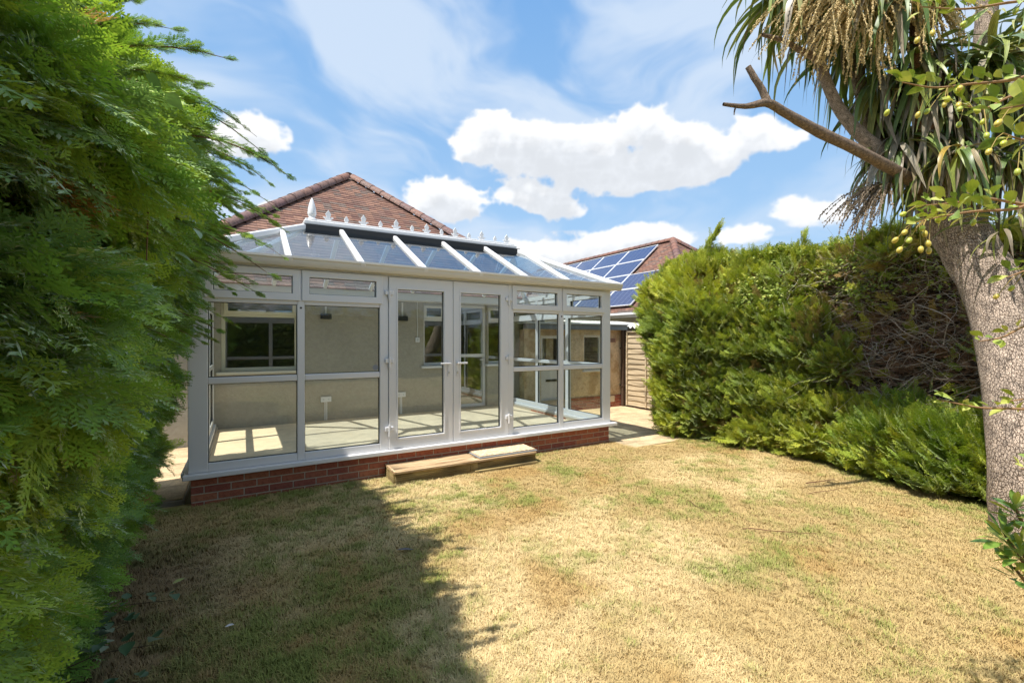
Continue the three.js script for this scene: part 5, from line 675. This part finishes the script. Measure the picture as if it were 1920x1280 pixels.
// ---------------------------------------------------------------- step, mat and small things on the lawn
{
  const S = thing('deck_step', 'weathered grooved timber step under the french doors', 'step', [1.45, 0, -5.33]); S.rotation.y = -0.01; const Ln = 1.84, H = 0.165, D = 0.38, r = rng(61);
  const grooved = (len, h) => { const sh = new THREE.Shape(), n = 6; sh.moveTo(0, 0); for (let i = 0; i < n; i++) { const a = h * i / n, b = h * (i + 1) / n, g = 0.006; sh.lineTo(0.022, a + 0.001); sh.lineTo(0.022, b - g); sh.lineTo(0.0175, b - g * 0.7); sh.lineTo(0.0175, b - g * 0.2); } sh.lineTo(0.022, h); sh.lineTo(0, h); const g = new THREE.ExtrudeGeometry(sh, { depth: len, bevelEnabled: false }); return g; };
  const front = (x0, x1) => { const g = grooved(x1 - x0, 0.135); g.rotateY(-Math.PI / 2); g.translate(x1, 0.004, D - 0.022); return boxUV(g); };
  part(S, 'front_board', front(0.0, 0.90), M.deckSide).rotation.z = -0.004; const f2 = part(S, 'front_board', front(0.905, Ln), M.deckSide); f2.rotation.z = 0.012; f2.position.y = 0.003;
  const e = grooved(D - 0.03, 0.135); e.rotateY(Math.PI); e.translate(-0.0005, 0.004, D - 0.024); part(S, 'end_board', boxUV(e), M.deckSide); part(S, 'end_board', bx(Ln - 0.022, Ln - 0.001, 0.02, 0.139, 0.0, D - 0.025), M.deckSide);
  const w = (D + 0.03) / 4; for (let k = 0; k < 4; k++) { const p = part(S, 'plank', bx(-0.024 + (k % 2) * 0.004, Ln + 0.004 * (k % 3), 0.1405, H + (r() - 0.5) * 0.003, 0.002 + k * w, 0.002 + (k + 1) * w - 0.006, 0.004), M.deck[k % 3]); }
  part(S, 'bearer', bx(0.95, Ln + 0.01, -0.01, 0.045, D + 0.003, D + 0.045, 0.01), M.deckSide, 'low loose timber under the right half'); part(S, 'joist', bx(0.03, Ln - 0.03, -0.01, 0.139, 0.03, 0.08), M.darkWood);
  const m = thing('doormat', 'beige coir doormat with grey rubber edge lying on the timber step', 'doormat', [2.9, 0.170, -5.14]); m.rotation.y = -0.015; part(m, 'rubber_base', bx(-0.42, 0.42, 0, 0.010, -0.175, 0.20, 0.004), mat([0.22, 0.235, 0.25], 0.7));
  const mt = tex(256, 128, (u, v) => { const n = tn(u, v, 6, 4), f = Math.sin(u * 941 + v * 613) * 0.06, k = 1 + n * 0.35 + f; return [0.82 * k, 0.73 * k, 0.60 * k]; }); part(m, 'coir_pile', (() => { const g = new THREE.BoxGeometry(0.80, 0.012, 0.335, 60, 1, 30); g.translate(0, 0.0165, 0.012); const p = g.attributes.position, q = rng(5); for (let i = 0; i < p.count; i++) if (p.getY(i) > 0.0165) p.setY(i, p.getY(i) + (q() - 0.5) * 0.005); g.computeVertexNormals(); return boxUV(g, 2); })(), mat(0xffffff, 1, { map: mt, bumpMap: scaled(grain, 5), bumpScale: 0.004 }));
}
{
  const tw = mat([0.17, 0.085, 0.045], 0.9), r = rng(71);
  const twig = (a, b, rad, label, fork) => { const A = V(a[0], 0.022, a[1]), B = V(b[0], 0.02, b[1]), pts = []; for (let i = 0; i <= 8; i++) pts.push(A.clone().lerp(B, i / 8).add(V((r() - 0.5) * 0.02, 0.014 + Math.abs(Math.sin(i)) * 0.008, (r() - 0.5) * 0.02))); const gs = [tube(pts, spreadR([rad, rad * 0.8, rad * 0.35], 8), 6, 0.2, 5)]; if (fork) gs.push(tube([pts[5], pts[5].clone().add(V(0.05, 0.02, 0.06)), pts[5].clone().add(V(0.1, 0.0, 0.09))], [rad * 0.6, rad * 0.5, rad * 0.2], 5)); single('twig', join(gs), tw, label, 'twig', 'fallen twigs on the lawn'); };
  twig([3.774, -2.96], [3.624, -2.587], 0.0035, 'thin reddish twig on the mid lawn, lying towards the camera'); twig([3.60, -2.28], [4.03, -1.90], 0.004, 'long brown twig lying across the lawn right of centre'); twig([5.35, -2.64], [5.77, -2.55], 0.006, 'short bent twig on the lawn nearest the right hedge', true); twig([5.0, -2.45], [5.75, -2.3], 0.003, 'straight pale twig just below the bent twig by the right hedge'); twig([4.95, -0.62], [4.75, -0.80], 0.004, 'twig on the lawn below the glossy shrub at the right edge');
  const fe = leafGeo(0.14, 0.03, 0.3, 0.02, 0.5); fe.translate(0, 0.03, -0.07); fe.rotateY(1.0); fe.translate(1.05, 0.005, -3.35); single('feather', fe, leafMat([0.16, 0.15, 0.15], 0.1, 0.7), 'grey feather lying on the shaded lawn', 'feather');
  const lf = leafGeo(0.07, 0.045, 0.15, 0.1); lf.translate(0, 0.03, 0); lf.rotateY(2); lf.translate(-0.4, 0, -3.67); single('fallen_leaf', lf, leafMat([0.40, 0.44, 0.14], 0.2, 0.6), 'pale green fallen leaf on the lawn by the left hedge', 'leaf'); const l2 = leafGeo(0.06, 0.045, 0.2, 0.2); l2.translate(0, 0.025, 0); l2.rotateY(4); l2.translate(-0.62, 0, -3.12); single('fallen_leaf', l2, leafMat([0.42, 0.33, 0.19], 0.2, 0.7), 'dry tan fallen leaf near the ivy under the left hedge', 'leaf');
  const wh = leafGeo(0.045, 0.025, 0.2, 0.1); wh.translate(0, 0.035, 0); wh.rotateY(1.4); wh.translate(-0.09, 0, -2.96); single('petal', wh, leafMat([0.78, 0.78, 0.78], 0.2, 0.6), 'white petal scrap on the shaded lawn', 'petal');
}
renderer.render(scene, camera);
